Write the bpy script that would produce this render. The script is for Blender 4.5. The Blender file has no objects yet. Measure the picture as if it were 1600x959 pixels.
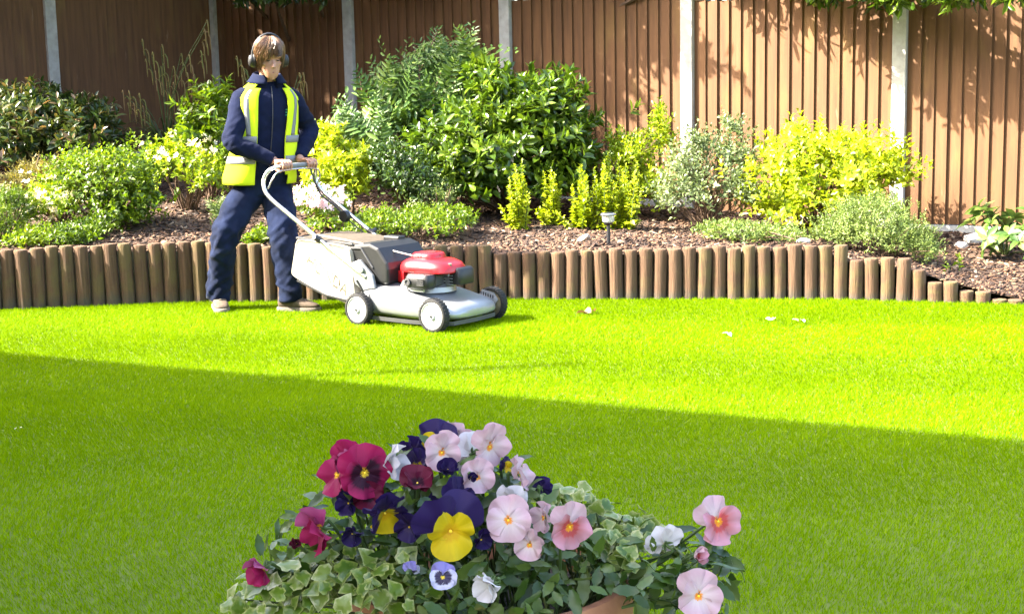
import bpy, bmesh, math, random
import numpy as np
from mathutils import Vector, Matrix, noise as mnoise
R = math.radians
sc = bpy.context.scene
COL = sc.collection
# ------------------------------------------------------------------ camera
FPX, CX, CY = 2200.0, 800.0, 479.5
HC, PITCH, ROLL = 1.35, math.atan(330/2200.0), R(1.2)
fwd = np.array([0, math.cos(PITCH), -math.sin(PITCH)])
_r0 = np.array([1., 0, 0]); _u0 = np.array([0, math.sin(PITCH), math.cos(PITCH)])
crt = _r0*math.cos(ROLL) - _u0*math.sin(ROLL)
cup = _u0*math.cos(ROLL) + _r0*math.sin(ROLL)
camd = bpy.data.cameras.new('camera'); cam = bpy.data.objects.new('camera', camd); COL.objects.link(cam)
camd.sensor_width = 36; camd.lens = 36*FPX/1600; camd.clip_start = 0.05; camd.clip_end = 500
cam.matrix_world = Matrix(((crt[0], cup[0], -fwd[0], 0), (crt[1], cup[1], -fwd[1], 0), (crt[2], cup[2], -fwd[2], HC), (0, 0, 0, 1)))
sc.camera = cam
def P(px, py, Y):
    d = fwd + (px-CX)/FPX*crt - (py-CY)/FPX*cup
    t = Y/d[1]
    return np.array([0, 0, HC]) + d*t
def G(px, py, z=0.0):
    d = fwd + (px-CX)/FPX*crt - (py-CY)/FPX*cup
    t = (z-HC)/d[2]
    return np.array([0, 0, HC]) + d*t
def PX(p):
    q = np.asarray(p, float) - np.array([0, 0, HC]); k = q@fwd
    return CX + FPX*(q@crt)/k, CY - FPX*(q@cup)/k
# ------------------------------------------------------------------ light
SUN_EL, SUN_AZ = R(40), R(7)      # sun stands to the left, a little behind the camera plane
tosun = Vector((-math.cos(SUN_AZ)*math.cos(SUN_EL), -math.sin(SUN_AZ)*math.cos(SUN_EL), math.sin(SUN_EL)))
w = bpy.data.worlds.new('World'); sc.world = w; w.use_nodes = True
nt = w.node_tree; nt.nodes.clear()
sky = nt.nodes.new('ShaderNodeTexSky'); sky.sky_type = 'NISHITA'; sky.sun_disc = False
sky.sun_elevation = SUN_EL; sky.sun_rotation = math.atan2(tosun.x, tosun.y)
sky.air_density = 1.0; sky.dust_density = 5.0; sky.ozone_density = 0.6
bg = nt.nodes.new('ShaderNodeBackground'); bg.inputs['Strength'].default_value = 0.15
wo = nt.nodes.new('ShaderNodeOutputWorld')
nt.links.new(sky.outputs[0], bg.inputs[0]); nt.links.new(bg.outputs[0], wo.inputs[0])
sd = bpy.data.lights.new('sun', 'SUN'); sd.energy = 4.3; sd.angle = R(0.5); sd.color = (1.0, 0.93, 0.80)
so = bpy.data.objects.new('sun', sd); COL.objects.link(so); so.location = (-10, -2, 12)
so.rotation_euler = (-tosun).to_track_quat('-Z', 'Y').to_euler()
vs = sc.view_settings; vs.view_transform = 'Standard'; vs.look = 'None'; vs.gamma = 1; vs.use_curve_mapping = False
vs.exposure = 3.1
sc.render.engine = 'CYCLES'
sc.cycles.max_bounces = 8; sc.cycles.transparent_max_bounces = 4
# ------------------------------------------------------------------ helpers
def tag(o, label=None, cat=None, group=None, kind=None):
    if label: o['label'] = label
    if cat: o['category'] = cat
    if group: o['group'] = group
    if kind: o['kind'] = kind
    return o
def empty(name, loc=(0, 0, 0), rz=0, label=None, cat=None, group=None):
    o = bpy.data.objects.new(name, None); COL.objects.link(o)
    o.location = loc; o.rotation_euler = (0, 0, rz); o.empty_display_size = .1
    return tag(o, label, cat, group)
def link(name, me, mat=None, parent=None, local=True, smooth=False):
    if mat is not None and not me.materials: me.materials.append(mat)
    o = bpy.data.objects.new(name, me); COL.objects.link(o)
    if parent is not None:
        o.parent = parent
        if not local:     # vertices are in world coordinates
            m = Matrix.Translation(parent.location) @ parent.rotation_euler.to_matrix().to_4x4()
            o.matrix_parent_inverse = m.inverted()
    if smooth:
        me.polygons.foreach_set('use_smooth', [True]*len(me.polygons)); me.update()
    return o
def np_mesh(name, V, F, smooth=False, attr=None):
    """V (n,3), F (m,k) all faces the same size"""
    me = bpy.data.meshes.new(name); V = np.ascontiguousarray(V, np.float32); F = np.ascontiguousarray(F, np.int32)
    me.vertices.add(len(V)); me.vertices.foreach_set('co', V.ravel())
    m, k = F.shape
    me.loops.add(m*k); me.loops.foreach_set('vertex_index', F.ravel())
    me.polygons.add(m); me.polygons.foreach_set('loop_start', np.arange(0, m*k, k, dtype=np.int32))
    if smooth: me.polygons.foreach_set('use_smooth', np.ones(m, bool))
    if attr:
        for nm, arr in attr.items():
            a = me.attributes.new(nm, 'FLOAT_VECTOR', 'POINT'); a.data.foreach_set('vector', np.ascontiguousarray(arr, np.float32).ravel())
    me.update(calc_edges=True); return me
def nrmz(a):
    return a/np.maximum(np.linalg.norm(a, axis=-1, keepdims=True), 1e-9)
class MB:
    def __init__(s): s.v = []; s.f = []
    def add(s, V, F, M=None):
        b = len(s.v)
        for v in V:
            v = Vector(v)
            s.v.append(tuple(M @ v if M is not None else v))
        for f in F: s.f.append(tuple(i+b for i in f))
        return s
    def box(s, c, d, M=None):
        x, y, z = c; a, b, e = d[0]/2, d[1]/2, d[2]/2
        V = [(x+i*a, y+j*b, z+k*e) for k in (-1, 1) for j in (-1, 1) for i in (-1, 1)]
        return s.add(V, [(0, 2, 3, 1), (4, 5, 7, 6), (0, 1, 5, 4), (2, 6, 7, 3), (0, 4, 6, 2), (1, 3, 7, 5)], M)
    def loft(s, rings, cap=True, closed=True):
        """rings: list of equally long point lists"""
        b = len(s.v); n = len(rings[0])
        for r in rings: s.v.extend(tuple(map(float, p)) for p in r)
        for i in range(len(rings)-1):
            for j in range(n if closed else n-1):
                k = (j+1) % n
                s.f.append((b+i*n+j, b+i*n+k, b+(i+1)*n+k, b+(i+1)*n+j))
        if cap:
            s.f.append(tuple(b+j for j in reversed(range(n)))); e = b+(len(rings)-1)*n
            s.f.append(tuple(e+j for j in range(n)))
        return s
    def tube(s, path, rad, n=10, cap=True, flat=1.0, up=(0, 0, 1)):
        path = [Vector(p) for p in path]
        if not hasattr(rad, '__len__'): rad = [rad]*len(path)
        rings = []; prev = None
        for i, p in enumerate(path):
            t = (path[min(i+1, len(path)-1)] - path[max(i-1, 0)]).normalized()
            if prev is None:
                u = Vector(up)
                if abs(u.dot(t)) > .95: u = Vector((1, 0, 0)) if abs(t.x) < .9 else Vector((0, 1, 0))
            else: u = prev
            a = (u - t*u.dot(t)).normalized(); prev = a; b2 = t.cross(a)
            rings.append([p + (a*math.cos(2*math.pi*k/n)*flat + b2*math.sin(2*math.pi*k/n))*rad[i] for k in range(n)])
        return s.loft(rings, cap)
    def lathe(s, prof, n=24, M=None, cap=True):
        """profile of (radius, height) turned round local z"""
        t = MB(); t.loft([[(r*math.cos(2*math.pi*k/n), r*math.sin(2*math.pi*k/n), z) for k in range(n)] for r, z in prof], cap)
        return s.add(t.v, t.f, M)
    def prism(s, poly, y0, y1, M=None):
        """polygon in x,z pulled from y0 to y1"""
        n = len(poly); V = [(x, y0, z) for x, z in poly] + [(x, y1, z) for x, z in poly]
        F = [tuple(range(n)), tuple(reversed(range(n, 2*n)))] + [(i, i+n, (i+1) % n+n, (i+1) % n) for i in range(n)]
        return s.add(V, F, M)
    def mesh(s, name):
        me = bpy.data.meshes.new(name); me.from_pydata(s.v, [], s.f)
        bm = bmesh.new(); bm.from_mesh(me); bmesh.ops.recalc_face_normals(bm, faces=bm.faces); bm.to_mesh(me); bm.free()
        me.update(); return me
    def build(s, name, mat, parent=None, smooth=False, bevel=0, seg=2, local=True, sub=0, angle=40):
        me = s.mesh(name); o = link(name, me, mat, parent, local)
        if smooth:
            me.polygons.foreach_set('use_smooth', [True]*len(me.polygons))
            try: me.set_sharp_from_angle(angle=R(angle))
            except Exception: pass
        if bevel:
            m = o.modifiers.new('bevel', 'BEVEL'); m.width = bevel; m.segments = seg; m.limit_method = 'ANGLE'; m.angle_limit = R(35)
            m.harden_normals = False
        if sub:
            m = o.modifiers.new('sub', 'SUBSURF'); m.levels = sub; m.render_levels = sub
        return o
def spline(pts, n=8):
    """Catmull-Rom through points"""
    p = [Vector(q) for q in pts]; p = [2*p[0]-p[1]] + p + [2*p[-1]-p[-2]]; out = []
    for i in range(1, len(p)-2):
        for k in range(n):
            t = k/n; a, b, c, d = p[i-1], p[i], p[i+1], p[i+2]
            out.append(.5*((2*b) + (c-a)*t + (2*a-5*b+4*c-d)*t*t + (3*b-a-3*c+d)*t**3))
    out.append(p[-2]); return out
def lerp_tab(x, xs, ys): return float(np.interp(x, xs, ys))
# ------------------------------------------------------------------ materials
class NT:
    def __init__(s, name):
        s.m = bpy.data.materials.new(name); s.m.use_nodes = True; s.t = s.m.node_tree
        s.b = s.t.nodes['Principled BSDF']; s.out = s.t.nodes['Material Output']
    def n(s, ty, **kw):
        x = s.t.nodes.new(ty)
        for k, v in kw.items():
            if k in x.inputs: x.inputs[k].default_value = v
            else: setattr(x, k, v)
        return x
    def l(s, a, b): s.t.links.new(a, b)
    def set(s, **kw):
        for k, v in kw.items(): s.b.inputs[k.replace('_', ' ')].default_value = v
        return s
    def ramp(s, fac, cols, pos=None, interp='LINEAR'):
        r = s.t.nodes.new('ShaderNodeValToRGB'); r.color_ramp.interpolation = interp
        e = r.color_ramp.elements; n = len(cols)
        while len(e) < n: e.new(0.5)
        for i, c in enumerate(cols):
            e[i].position = pos[i] if pos else i/(n-1); e[i].color = (*c, 1) if len(c) == 3 else c
        s.l(fac, r.inputs[0]); return r.outputs[0]
    def noise(s, scale, vec=None, detail=4, rough=.55, stretch=None, which='Fac'):
        x = s.n('ShaderNodeTexNoise', Scale=scale, Detail=detail, Roughness=rough)
        if vec is None: vec = s.coord('Object')
        if stretch:
            mp = s.n('ShaderNodeMapping'); mp.inputs['Scale'].default_value = stretch; s.l(vec, mp.inputs[0]); vec = mp.outputs[0]
        s.l(vec, x.inputs['Vector']); return x.outputs[which]
    def coord(s, which='Object'):
        return s.n('ShaderNodeTexCoord').outputs[which]
    def mix(s, fac, a, b, mode='MIX'):
        x = s.n('ShaderNodeMix', data_type='RGBA', blend_type=mode)
        for i, v in ((0, fac), (6, a), (7, b)):
            if isinstance(v, (int, float)): x.inputs[i].default_value = v
            elif isinstance(v, tuple): x.inputs[i].default_value = (*v, 1)
            else: s.l(v, x.inputs[i])
        return x.outputs[2]
    def math(s, op, a, b=0.0):
        x = s.n('ShaderNodeMath', operation=op)
        for i, v in ((0, a), (1, b)):
            if isinstance(v, (int, float)): x.inputs[i].default_value = v
            else: s.l(v, x.inputs[i])
        return x.outputs[0]
    def bump(s, h, strength=.3, dist=.01):
        x = s.n('ShaderNodeBump', Strength=strength, Distance=dist); s.l(h, x.inputs['Height']); s.l(x.outputs[0], s.b.inputs['Normal'])
    def color(s, c): s.l(c, s.b.inputs['Base Color'])
def plain(name, c, rough=.5, metal=0, bump=None, var=.12, scale=30, **kw):
    """one colour with slight mottling and fine relief"""
    t = NT(name); f = t.noise(scale)
    t.color(t.ramp(f, [tuple(x*(1-var) for x in c), c, tuple(min(1, x*(1+var)) for x in c)], [.3, .5, .7]))
    t.set(Roughness=rough, Metallic=metal)
    for k, v in kw.items(): t.b.inputs[k.replace('_', ' ')].default_value = v
    if bump: t.bump(t.noise(bump[0], detail=3), bump[1], bump[2])
    return t.m
def leaf_mat(name, cols, rough=.42, trans=.35, tcol=None, spec=.5, pos=None):
    """leaf: colour per leaf (island), a little light passes through"""
    t = NT(name); g = t.n('ShaderNodeNewGeometry')
    ps = t.noise(2.2, vec=g.outputs['Position'], detail=2)
    fac = t.math('ADD', t.math('MULTIPLY', g.outputs['Random Per Island'], .62), t.math('MULTIPLY', t.math('SUBTRACT', ps, .31), 1.0))
    c = t.ramp(fac, cols, pos); t.color(c)
    t.set(Roughness=rough, Specular_IOR_Level=spec)
    tr = t.n('ShaderNodeBsdfTranslucent'); tc = t.mix(1.0, c, tcol or (1.25, 1.2, .5), 'MULTIPLY'); t.l(tc, tr.inputs[0])
    mx = t.n('ShaderNodeMixShader'); mx.inputs[0].default_value = trans
    t.l(t.b.outputs[0], mx.inputs[1]); t.l(tr.outputs[0], mx.inputs[2]); t.l(mx.outputs[0], t.out.inputs[0])
    return t.m
# ------------------------------------------------------------------ site plan (metres; camera at 0,0, lawn at z = 0)
LOGX = [-9, -3.45, -2.2, 0.0, 2.06, 3.05, 3.6, 9]
LOGY = [9.2, 9.34, 9.52, 9.34, 9.04, 8.70, 8.5, 7.0]
def ylog(x): return lerp_tab(x, LOGX, LOGY)
CORN = np.array([-3.18, 15.61])
BD = np.array([math.cos(.563), -math.sin(.563)]); LD = np.array([-math.cos(.75), -math.sin(.75)])     # directions of the two fence runs
def yfence(x):
    return CORN[1] + (x-CORN[0])*(BD[1]/BD[0]) if x >= CORN[0] else CORN[1] + (x-CORN[0])*(LD[1]/LD[0])
def zfence(x): return lerp_tab(x, [-7, -4.5, -3.2, -1.5, 0, 1.6, 3.2, 6], [1.05, .95, .72, .52, .40, .29, .20, .12])
def zfront(x): return lerp_tab(x, [-9, -3, -1, -.1, .2, 2.0, 2.2, 2.6, 2.95, 3.3, 5], [.36, .36, .33, .30, .28, .31, .24, .18, .07, .0, -.02])
def zbed(x, y):
    a, b = ylog(x), yfence(x); t = min(max((y-a)/max(b-a, .3), 0), 1.25)
    n = mnoise.noise((x*1.1, y*1.1, 3.3))*.05 + mnoise.noise((x*4, y*4, 1.3))*.015
    return zfront(x) + (zfence(x)-zfront(x))*(t**.9) + n*min(1, t*6)
# ---- ground sheets
t = NT('lawn_soil'); t.color(t.mix(t.noise(9), (.06, .09, .006), (.10, .13, .010))); t.set(Roughness=.95)
M_lawnbase = t.m
gv = []; gf = []
nx, ny = 30, 30
gb = MB(); gb.add([(-70, -70, -.06), (70, -70, -.06), (70, 90, -.06), (-70, 90, -.06)], [(0, 1, 2, 3)])
tag(gb.build('ground', M_lawnbase), 'rough grass ground reaching far past the garden', kind='structure')
lb = MB(); xs = [x/2 for x in range(-18, 19)]
lb.loft([[(x, -6, 0) for x in xs], [(x, ylog(x)+.12, 0) for x in xs]], cap=False, closed=False)
tag(lb.build('lawn', M_lawnbase), 'mown lawn, sunlit behind and shaded in front', kind='structure')
# ---- grass blades
def grass():
    rng = np.random.default_rng(5); pts = []
    for y0, y1, dens in ((2.2, 4.8, 28000), (4.8, 6.6, 27000), (6.6, 9.6, 21000)):
        wd = y1*.40+.7; n = int(dens*(y1-y0)*2*wd)
        x = rng.uniform(-wd, wd, n); y = rng.uniform(y0, y1, n)
        ok = y < np.interp(x, LOGX, LOGY)-.03; pts.append(np.stack([x[ok], y[ok]], 1))
    p = np.concatenate(pts); n = len(p)
    lowf = np.sin(p[:, 0]*3.1+p[:, 1]*1.7)*.5+np.sin(p[:, 0]*-5.3+p[:, 1]*4.1+1)*.5
    stripe = np.tanh(2*np.sin((p[:, 1]+p[:, 0]*.20)*2*math.pi/1.9+.6*np.sin(p[:, 0]*.9)))*.55
    h = rng.uniform(.009, .024, n)*(1+.10*lowf)
    edge = np.interp(p[:, 0], LOGX, LOGY)-p[:, 1]
    h *= 1+1.1*np.exp(-edge/.05)*rng.uniform(0, 1, n)
    wdt = rng.uniform(.0011, .0021, n)*np.clip(p[:, 1]/4.5, .85, 1.55)
    az = rng.uniform(0, 2*math.pi, n); ln = rng.uniform(.15, .95, n)*h
    lean = np.stack([np.cos(az)*ln + h*.50*stripe, np.sin(az)*ln + h*.35*stripe], 1)
    sa = rng.uniform(0, math.pi, n); sx = np.cos(sa)*wdt; sy = np.sin(sa)*wdt*.6
    V = np.zeros((n, 3, 3), np.float32)
    V[:, 0, 0] = p[:, 0]-sx; V[:, 0, 1] = p[:, 1]-sy
    V[:, 1, 0] = p[:, 0]+sx; V[:, 1, 1] = p[:, 1]+sy
    V[:, 2, 0] = p[:, 0]+lean[:, 0]; V[:, 2, 1] = p[:, 1]+lean[:, 1]; V[:, 2, 2] = h
    return np_mesh('grass', V.reshape(-1, 3), np.arange(3*n).reshape(-1, 3))
t = NT('grass_blade'); g = t.n('ShaderNodeNewGeometry')
big = t.math('ADD', t.math('MULTIPLY', t.noise(1.6, vec=g.outputs['Position'], detail=4), .6), t.math('MULTIPLY', t.noise(1.0, vec=g.outputs['Position'], detail=2, stretch=(.25, 1.5, 1)), .4))
fac = t.math('ADD', t.math('MULTIPLY', g.outputs['Random Per Island'], .55), t.math('MULTIPLY', big, .55))
c = t.ramp(fac, [(.070, .145, .0003), (.140, .246, .0003), (.198, .315, .0004), (.29, .40, .012)], [.12, .45, .78, 1.0])
t.color(c); t.set(Roughness=.7, Specular_IOR_Level=.04)
tr = t.n('ShaderNodeBsdfTranslucent'); t.l(t.mix(1.0, c, (1.2, 1.1, .3), 'MULTIPLY'), tr.inputs[0])
mx = t.n('ShaderNodeMixShader'); mx.inputs[0].default_value = .38
t.l(t.b.outputs[0], mx.inputs[1]); t.l(tr.outputs[0], mx.inputs[2]); t.l(mx.outputs[0], t.out.inputs[0])
tag(link('grass', grass(), t.m), 'short bright green mown grass of the lawn', 'grass', kind='stuff')
# ---- planting bed
bx = np.arange(-9, 8.01, .1); V = []; K = 46
for x in bx:
    a, b = ylog(x)+.06, yfence(x)+4.0
    for k in range(K):
        y = a + (b-a)*(k/(K-1))**1.3
        V.append((x, y, zbed(x, y)))
F = [(i*K+k, (i+1)*K+k, (i+1)*K+k+1, i*K+k+1) for i in range(len(bx)-1) for k in range(K-1)]
t = NT('bark_soil'); t.color(t.ramp(t.noise(40, detail=6), [(.018, .010, .006), (.055, .030, .017), (.12, .072, .042)], [.3, .5, .75]))
t.set(Roughness=.95); t.bump(t.noise(55, detail=5), .8, .02)
tag(link('planting_bed', np_mesh('planting_bed', V, F, True), t.m), 'raised bed of dark soil behind the log edging', kind='structure')
def chips():
    rng = np.random.default_rng(8); n = 20000; k = 0; pos = []; 
    x = rng.uniform(-5.2, 5.0, n); f = rng.uniform(0, 1, n)**1.6
    for i in range(n):
        a, b = ylog(x[i])+.07, yfence(x[i])-.03
        y = a+(b-a)*f[i]; pos.append((x[i], y, zbed(x[i], y)+.006))
    pos = np.array(pos)
    L = rng.uniform(.010, .034, n); W = rng.uniform(.004, .011, n); T = rng.uniform(.002, .006, n)
    az = rng.uniform(0, 2*math.pi, n); el = rng.normal(0, .28, n)
    u = np.stack([np.cos(az)*np.cos(el), np.sin(az)*np.cos(el), np.sin(el)], 1)
    v = np.stack([-np.sin(az), np.cos(az), rng.normal(0, .3, n)], 1); v = nrmz(v); wv = np.cross(u, v)
    base = np.array([(i, j, k) for k in (-1, 1) for j in (-1, 1) for i in (-1, 1)], float)
    base = np.repeat(base[None], n, 0); base[:, 1::2, 1] *= rng.uniform(.3, 1, (n, 1)); base[:, :, 2] += (rng.uniform(-.6, .6, (n, 8)))
    V = pos[:, None] + base[:, :, :1]*L[:, None, None]*u[:, None] + base[:, :, 1:2]*W[:, None, None]*v[:, None] + base[:, :, 2:]*T[:, None, None]*wv[:, None]
    q = np.array([(0, 2, 3, 1), (4, 5, 7, 6), (0, 1, 5, 4), (2, 6, 7, 3), (0, 4, 6, 2), (1, 3, 7, 5)])
    F = (np.arange(n)[:, None, None]*8 + q[None]).reshape(-1, 4)
    return np_mesh('bark_chips', V.reshape(-1, 3), F)
t = NT('bark_chip'); g = t.n('ShaderNodeNewGeometry')
t.color(t.ramp(g.outputs['Random Per Island'], [(.014, .006, .003), (.038, .017, .008), (.085, .041, .020), (.17, .095, .050), (.36, .27, .18)], [0, .35, .70, .92, 1.0])); t.set(Roughness=.85)
tag(link('bark_chips', chips(), t.m), 'brown bark chips strewn over the raised bed', 'bark mulch', kind='stuff')
# ---- log edging
t = NT('log_wood'); oi = t.n('ShaderNodeObjectInfo'); co = t.coord('Object')
off = t.n('ShaderNodeVectorMath', operation='ADD'); t.l(co, off.inputs[0]); t.l(oi.outputs['Location'], off.inputs[1])
vv = off.outputs[0]
grain = t.noise(34, vec=vv, detail=8, rough=.65, stretch=(1.6, 1.6, .10)); blot = t.noise(9, vec=vv, detail=5)
c = t.ramp(grain, [(.052, .025, .012), (.100, .053, .027), (.150, .087, .048)], [.31, .52, .76])
c = t.mix(t.ramp(t.math('ADD', blot, t.math('MULTIPLY', t.math('SUBTRACT', oi.outputs['Random'], .5), .34)), [(0, 0, 0), (1, 1, 1)], [.5, .68]), c, (.105, .076, .026))
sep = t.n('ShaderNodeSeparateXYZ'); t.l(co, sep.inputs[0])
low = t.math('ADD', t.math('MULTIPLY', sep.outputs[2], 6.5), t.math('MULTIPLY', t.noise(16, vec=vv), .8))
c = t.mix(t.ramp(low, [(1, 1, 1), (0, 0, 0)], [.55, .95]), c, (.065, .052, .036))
c = t.mix(t.math('MULTIPLY', oi.outputs['Random'], .35), c, (.105, .055, .028))
c = t.mix(t.ramp(t.noise(38, vec=vv, detail=4), [(0, 0, 0), (.5, .5, .5)], [.64, .76]), c, (.14, .105, .045))
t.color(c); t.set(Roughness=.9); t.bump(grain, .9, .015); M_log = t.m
edg = empty('log_edging', (0, 9.34, 0), 0, 'low edging of upright brown half logs along the lawn', 'log edging')
TOPX = [-10, 0, 60, 160, 300, 380, 480, 560, 640, 768, 769, 800, 900, 1000, 1100, 1200, 1332, 1333, 1428, 1429, 1451, 1452, 1497, 1498, 1540, 1541, 1600]
TOPY = [391, 390, 387, 383, 378, 382, 386, 387, 386, 385, 396, 395, 392, 389, 387, 385, 380, 405, 404, 423, 424, 440, 441, 453, 454, 466, 467]
rnd = random.Random(4)
x = -5.3; n_log = 0
LOGMESH = []
for q in range(6):                       # six cut logs, shared by the whole edging
    b = MB(); rr = random.Random(q); rings = []
    for z, k in ((-.10, 1), (.05, 1.0), (.16, .99), (.27, 1.0), (.338, .99), (.349, .965), (.355, .90), (.357, .55)):
        rings.append([((.0457*k)*(1+.03*math.sin(3*a+q)+rr.uniform(-.015, .015))*math.cos(a)+.002*math.sin(z*9+q), (.0457*k)*(1+.03*math.cos(2*a+q))*math.sin(a), z) for a in [2*math.pi*j/16 for j in range(16)]])
    b.loft(rings); me = b.mesh('log'); me.materials.append(M_log); me.polygons.foreach_set('use_smooth', [True]*len(me.polygons)); me.set_sharp_from_angle(angle=R(50)); LOGMESH.append(me)
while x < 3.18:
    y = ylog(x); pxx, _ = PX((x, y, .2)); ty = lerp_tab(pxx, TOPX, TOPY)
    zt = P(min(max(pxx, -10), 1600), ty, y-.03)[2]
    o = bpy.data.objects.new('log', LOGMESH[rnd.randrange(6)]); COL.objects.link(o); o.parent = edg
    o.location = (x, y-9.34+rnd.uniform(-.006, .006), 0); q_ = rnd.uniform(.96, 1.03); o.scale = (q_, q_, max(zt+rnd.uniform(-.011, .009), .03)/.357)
    o.rotation_euler = (rnd.uniform(-.012, .012), rnd.uniform(-.015, .015), rnd.uniform(0, 6.28) if False else rnd.uniform(-.3, .3))
    dx = .0965+rnd.uniform(-.002, .003); sl = (ylog(x+.05)-ylog(x-.05))/.1
    x += dx/math.hypot(1, sl); n_log += 1
# ---- fences
t = NT('fence_board'); oi = t.n('ShaderNodeObjectInfo'); co = t.coord('Object')
off = t.n('ShaderNodeVectorMath', operation='ADD'); t.l(co, off.inputs[0])
sc3 = t.n('ShaderNodeVectorMath', operation='SCALE'); sc3.inputs[3].default_value = 9.0
cmb = t.n('ShaderNodeCombineXYZ'); t.l(oi.outputs['Random'], cmb.inputs[0]); t.l(oi.outputs['Random'], cmb.inputs[2]); t.l(cmb.outputs[0], sc3.inputs[0]); t.l(sc3.outputs[0], off.inputs[1])
vv = off.outputs[0]
gr = t.noise(30, vec=vv, detail=7, stretch=(1.0, 1.0, .05)); bl = t.noise(3.0, vec=vv, detail=4, stretch=(1.5, 1, .5))
c = t.ramp(gr, [(.072, .030, .0085), (.114, .050, .0150), (.155, .073, .024)], [.3, .52, .8])
c = t.mix(t.ramp(bl, [(0, 0, 0), (.75, .75, .75)], [.56, .74]), c, (.150, .085, .020))
st = t.noise(16, vec=vv, detail=5, stretch=(1.5, 1, .22))
c = t.mix(t.ramp(st, [(0, 0, 0), (.55, .55, .55)], [.68, .78]), c, (.30, .20, .12))
c = t.mix(t.math('MULTIPLY', oi.outputs['Random'], .30), c, (.095, .042, .014))
t.color(c); t.set(Roughness=.78); t.bump(gr, .25, .004); M_board = t.m
M_conc = NT('concrete'); t = M_conc
c = t.ramp(t.noise(12, detail=6), [(.26, .25, .23), (.36, .35, .32), (.46, .45, .42)], [.25, .5, .8])
c = t.mix(t.ramp(t.noise(5, detail=4), [(0, 0, 0), (.6, .6, .6)], [.58, .75]), c, (.27, .27, .22))
t.color(c); t.set(Roughness=.9); t.bump(t.noise(120, detail=3), .4, .003); M_conc = t.m
M_dark_rail = plain('fence_rail', (.10, .045, .016), .8)
bmsh = {}
def board_mesh(h):
    key = round(h, 2)
    if key not in bmsh:      # wedge board: thick edge to the right stands proud of its neighbour
        b = MB(); W = .106
        b.add([(0, -.004, 0), (W, -.027, 0), (W, -.007, 0), (0, .004, 0), (0, -.004, h), (W, -.027, h), (W, -.007, h), (0, .004, h)],
              [(0, 1, 5, 4), (1, 2, 6, 5), (2, 3, 7, 6), (3, 0, 4, 7), (0, 3, 2, 1), (4, 5, 6, 7)])
        me = b.mesh('board'); me.materials.append(M_board); bmsh[key] = me
    return bmsh[key]
def fence_panel(fence, p0, p1, zb, zt, seed, gravel, label=None):
    d = p1-p0; L = np.linalg.norm(d); d = d/L; rz = math.atan2(d[1], d[0])
    fr = MB()
    for z in (.18, (zt-zb)*.52, zt-zb-.2): fr.box((L/2, .026, z), (L-.12, .035, .06))
    fr.box((L/2, .0, zt-zb+.022), (L-.13, .055, .022))
    root = fr.build('panel_frame', M_dark_rail, fence); root.location = (p0[0]-fence.location.x, p0[1]-fence.location.y, zb); root.rotation_euler.z = rz
    if label: root['label'] = label
    rr = random.Random(seed); n = round((L-.13)/.1085); stp = (L-.125)/n
    for i in range(n):
        o = bpy.data.objects.new('board', board_mesh(zt-zb)); COL.objects.link(o); o.parent = root
        o.location = (.0625+i*stp-.010, rr.uniform(-.002, .002), rr.uniform(-.006, .006)); o.scale = ((stp+.010)/.106, 1, 1)
        o.rotation_euler = (0, 0, rr.uniform(-.006, .006))
    g = MB().box((L/2, .0, -gravel/2-.006), (L-.11, .05, gravel)).build('gravel_board', M_conc, root, bevel=.004)
def fence_post(fence, p, zt, rz):
    b = MB(); a = .057; zz = zt+.07
    b.loft([[(x*k, y*k, z) for x, y in ((-a, -a), (a, -a), (a, a), (-a, a))] for z, k in ((0, 1), (zz-.03, 1), (zz, .55))])
    o = b.build('post', M_conc, fence, bevel=.006); o.location = (p[0]-fence.location.x, p[1]-fence.location.y, 0); o.rotation_euler.z = rz
BRZ = math.atan2(BD[1], BD[0]); LRZ = math.atan2(-LD[1], -LD[0])
bpos = [CORN + BD*1.885*k for k in range(6)]
lpos = [CORN + LD*1.885*k for k in range(4)]
ztop = [2.46, 2.35, 2.235, 2.125, 2.04]
zbot = [.60, .50, .40, .30, .245]
bf = empty('garden_fence', (CORN[0], CORN[1], 0), 0, 'long brown board fence with pale concrete posts, running behind the shrubs to the right', 'fence')
lf = empty('garden_fence', (lpos[1][0], lpos[1][1], 0), 0, 'dark shaded board fence with one grey post at the far left', 'fence')
for k in range(5): fence_panel(bf, bpos[k], bpos[k+1], zbot[k], ztop[k], 20+k, .24 if k > 2 else .3)
for k in range(3): fence_panel(lf, lpos[k+1], lpos[k], .85+.06*k, 2.62+.05*k, 40+k, .35)
for k in range(6): fence_post(bf, bpos[k], (ztop+[2.0])[k]+.02, BRZ)
fence_post(lf, lpos[1], 2.68, LRZ); fence_post(lf, lpos[2], 2.72, LRZ)
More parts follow.
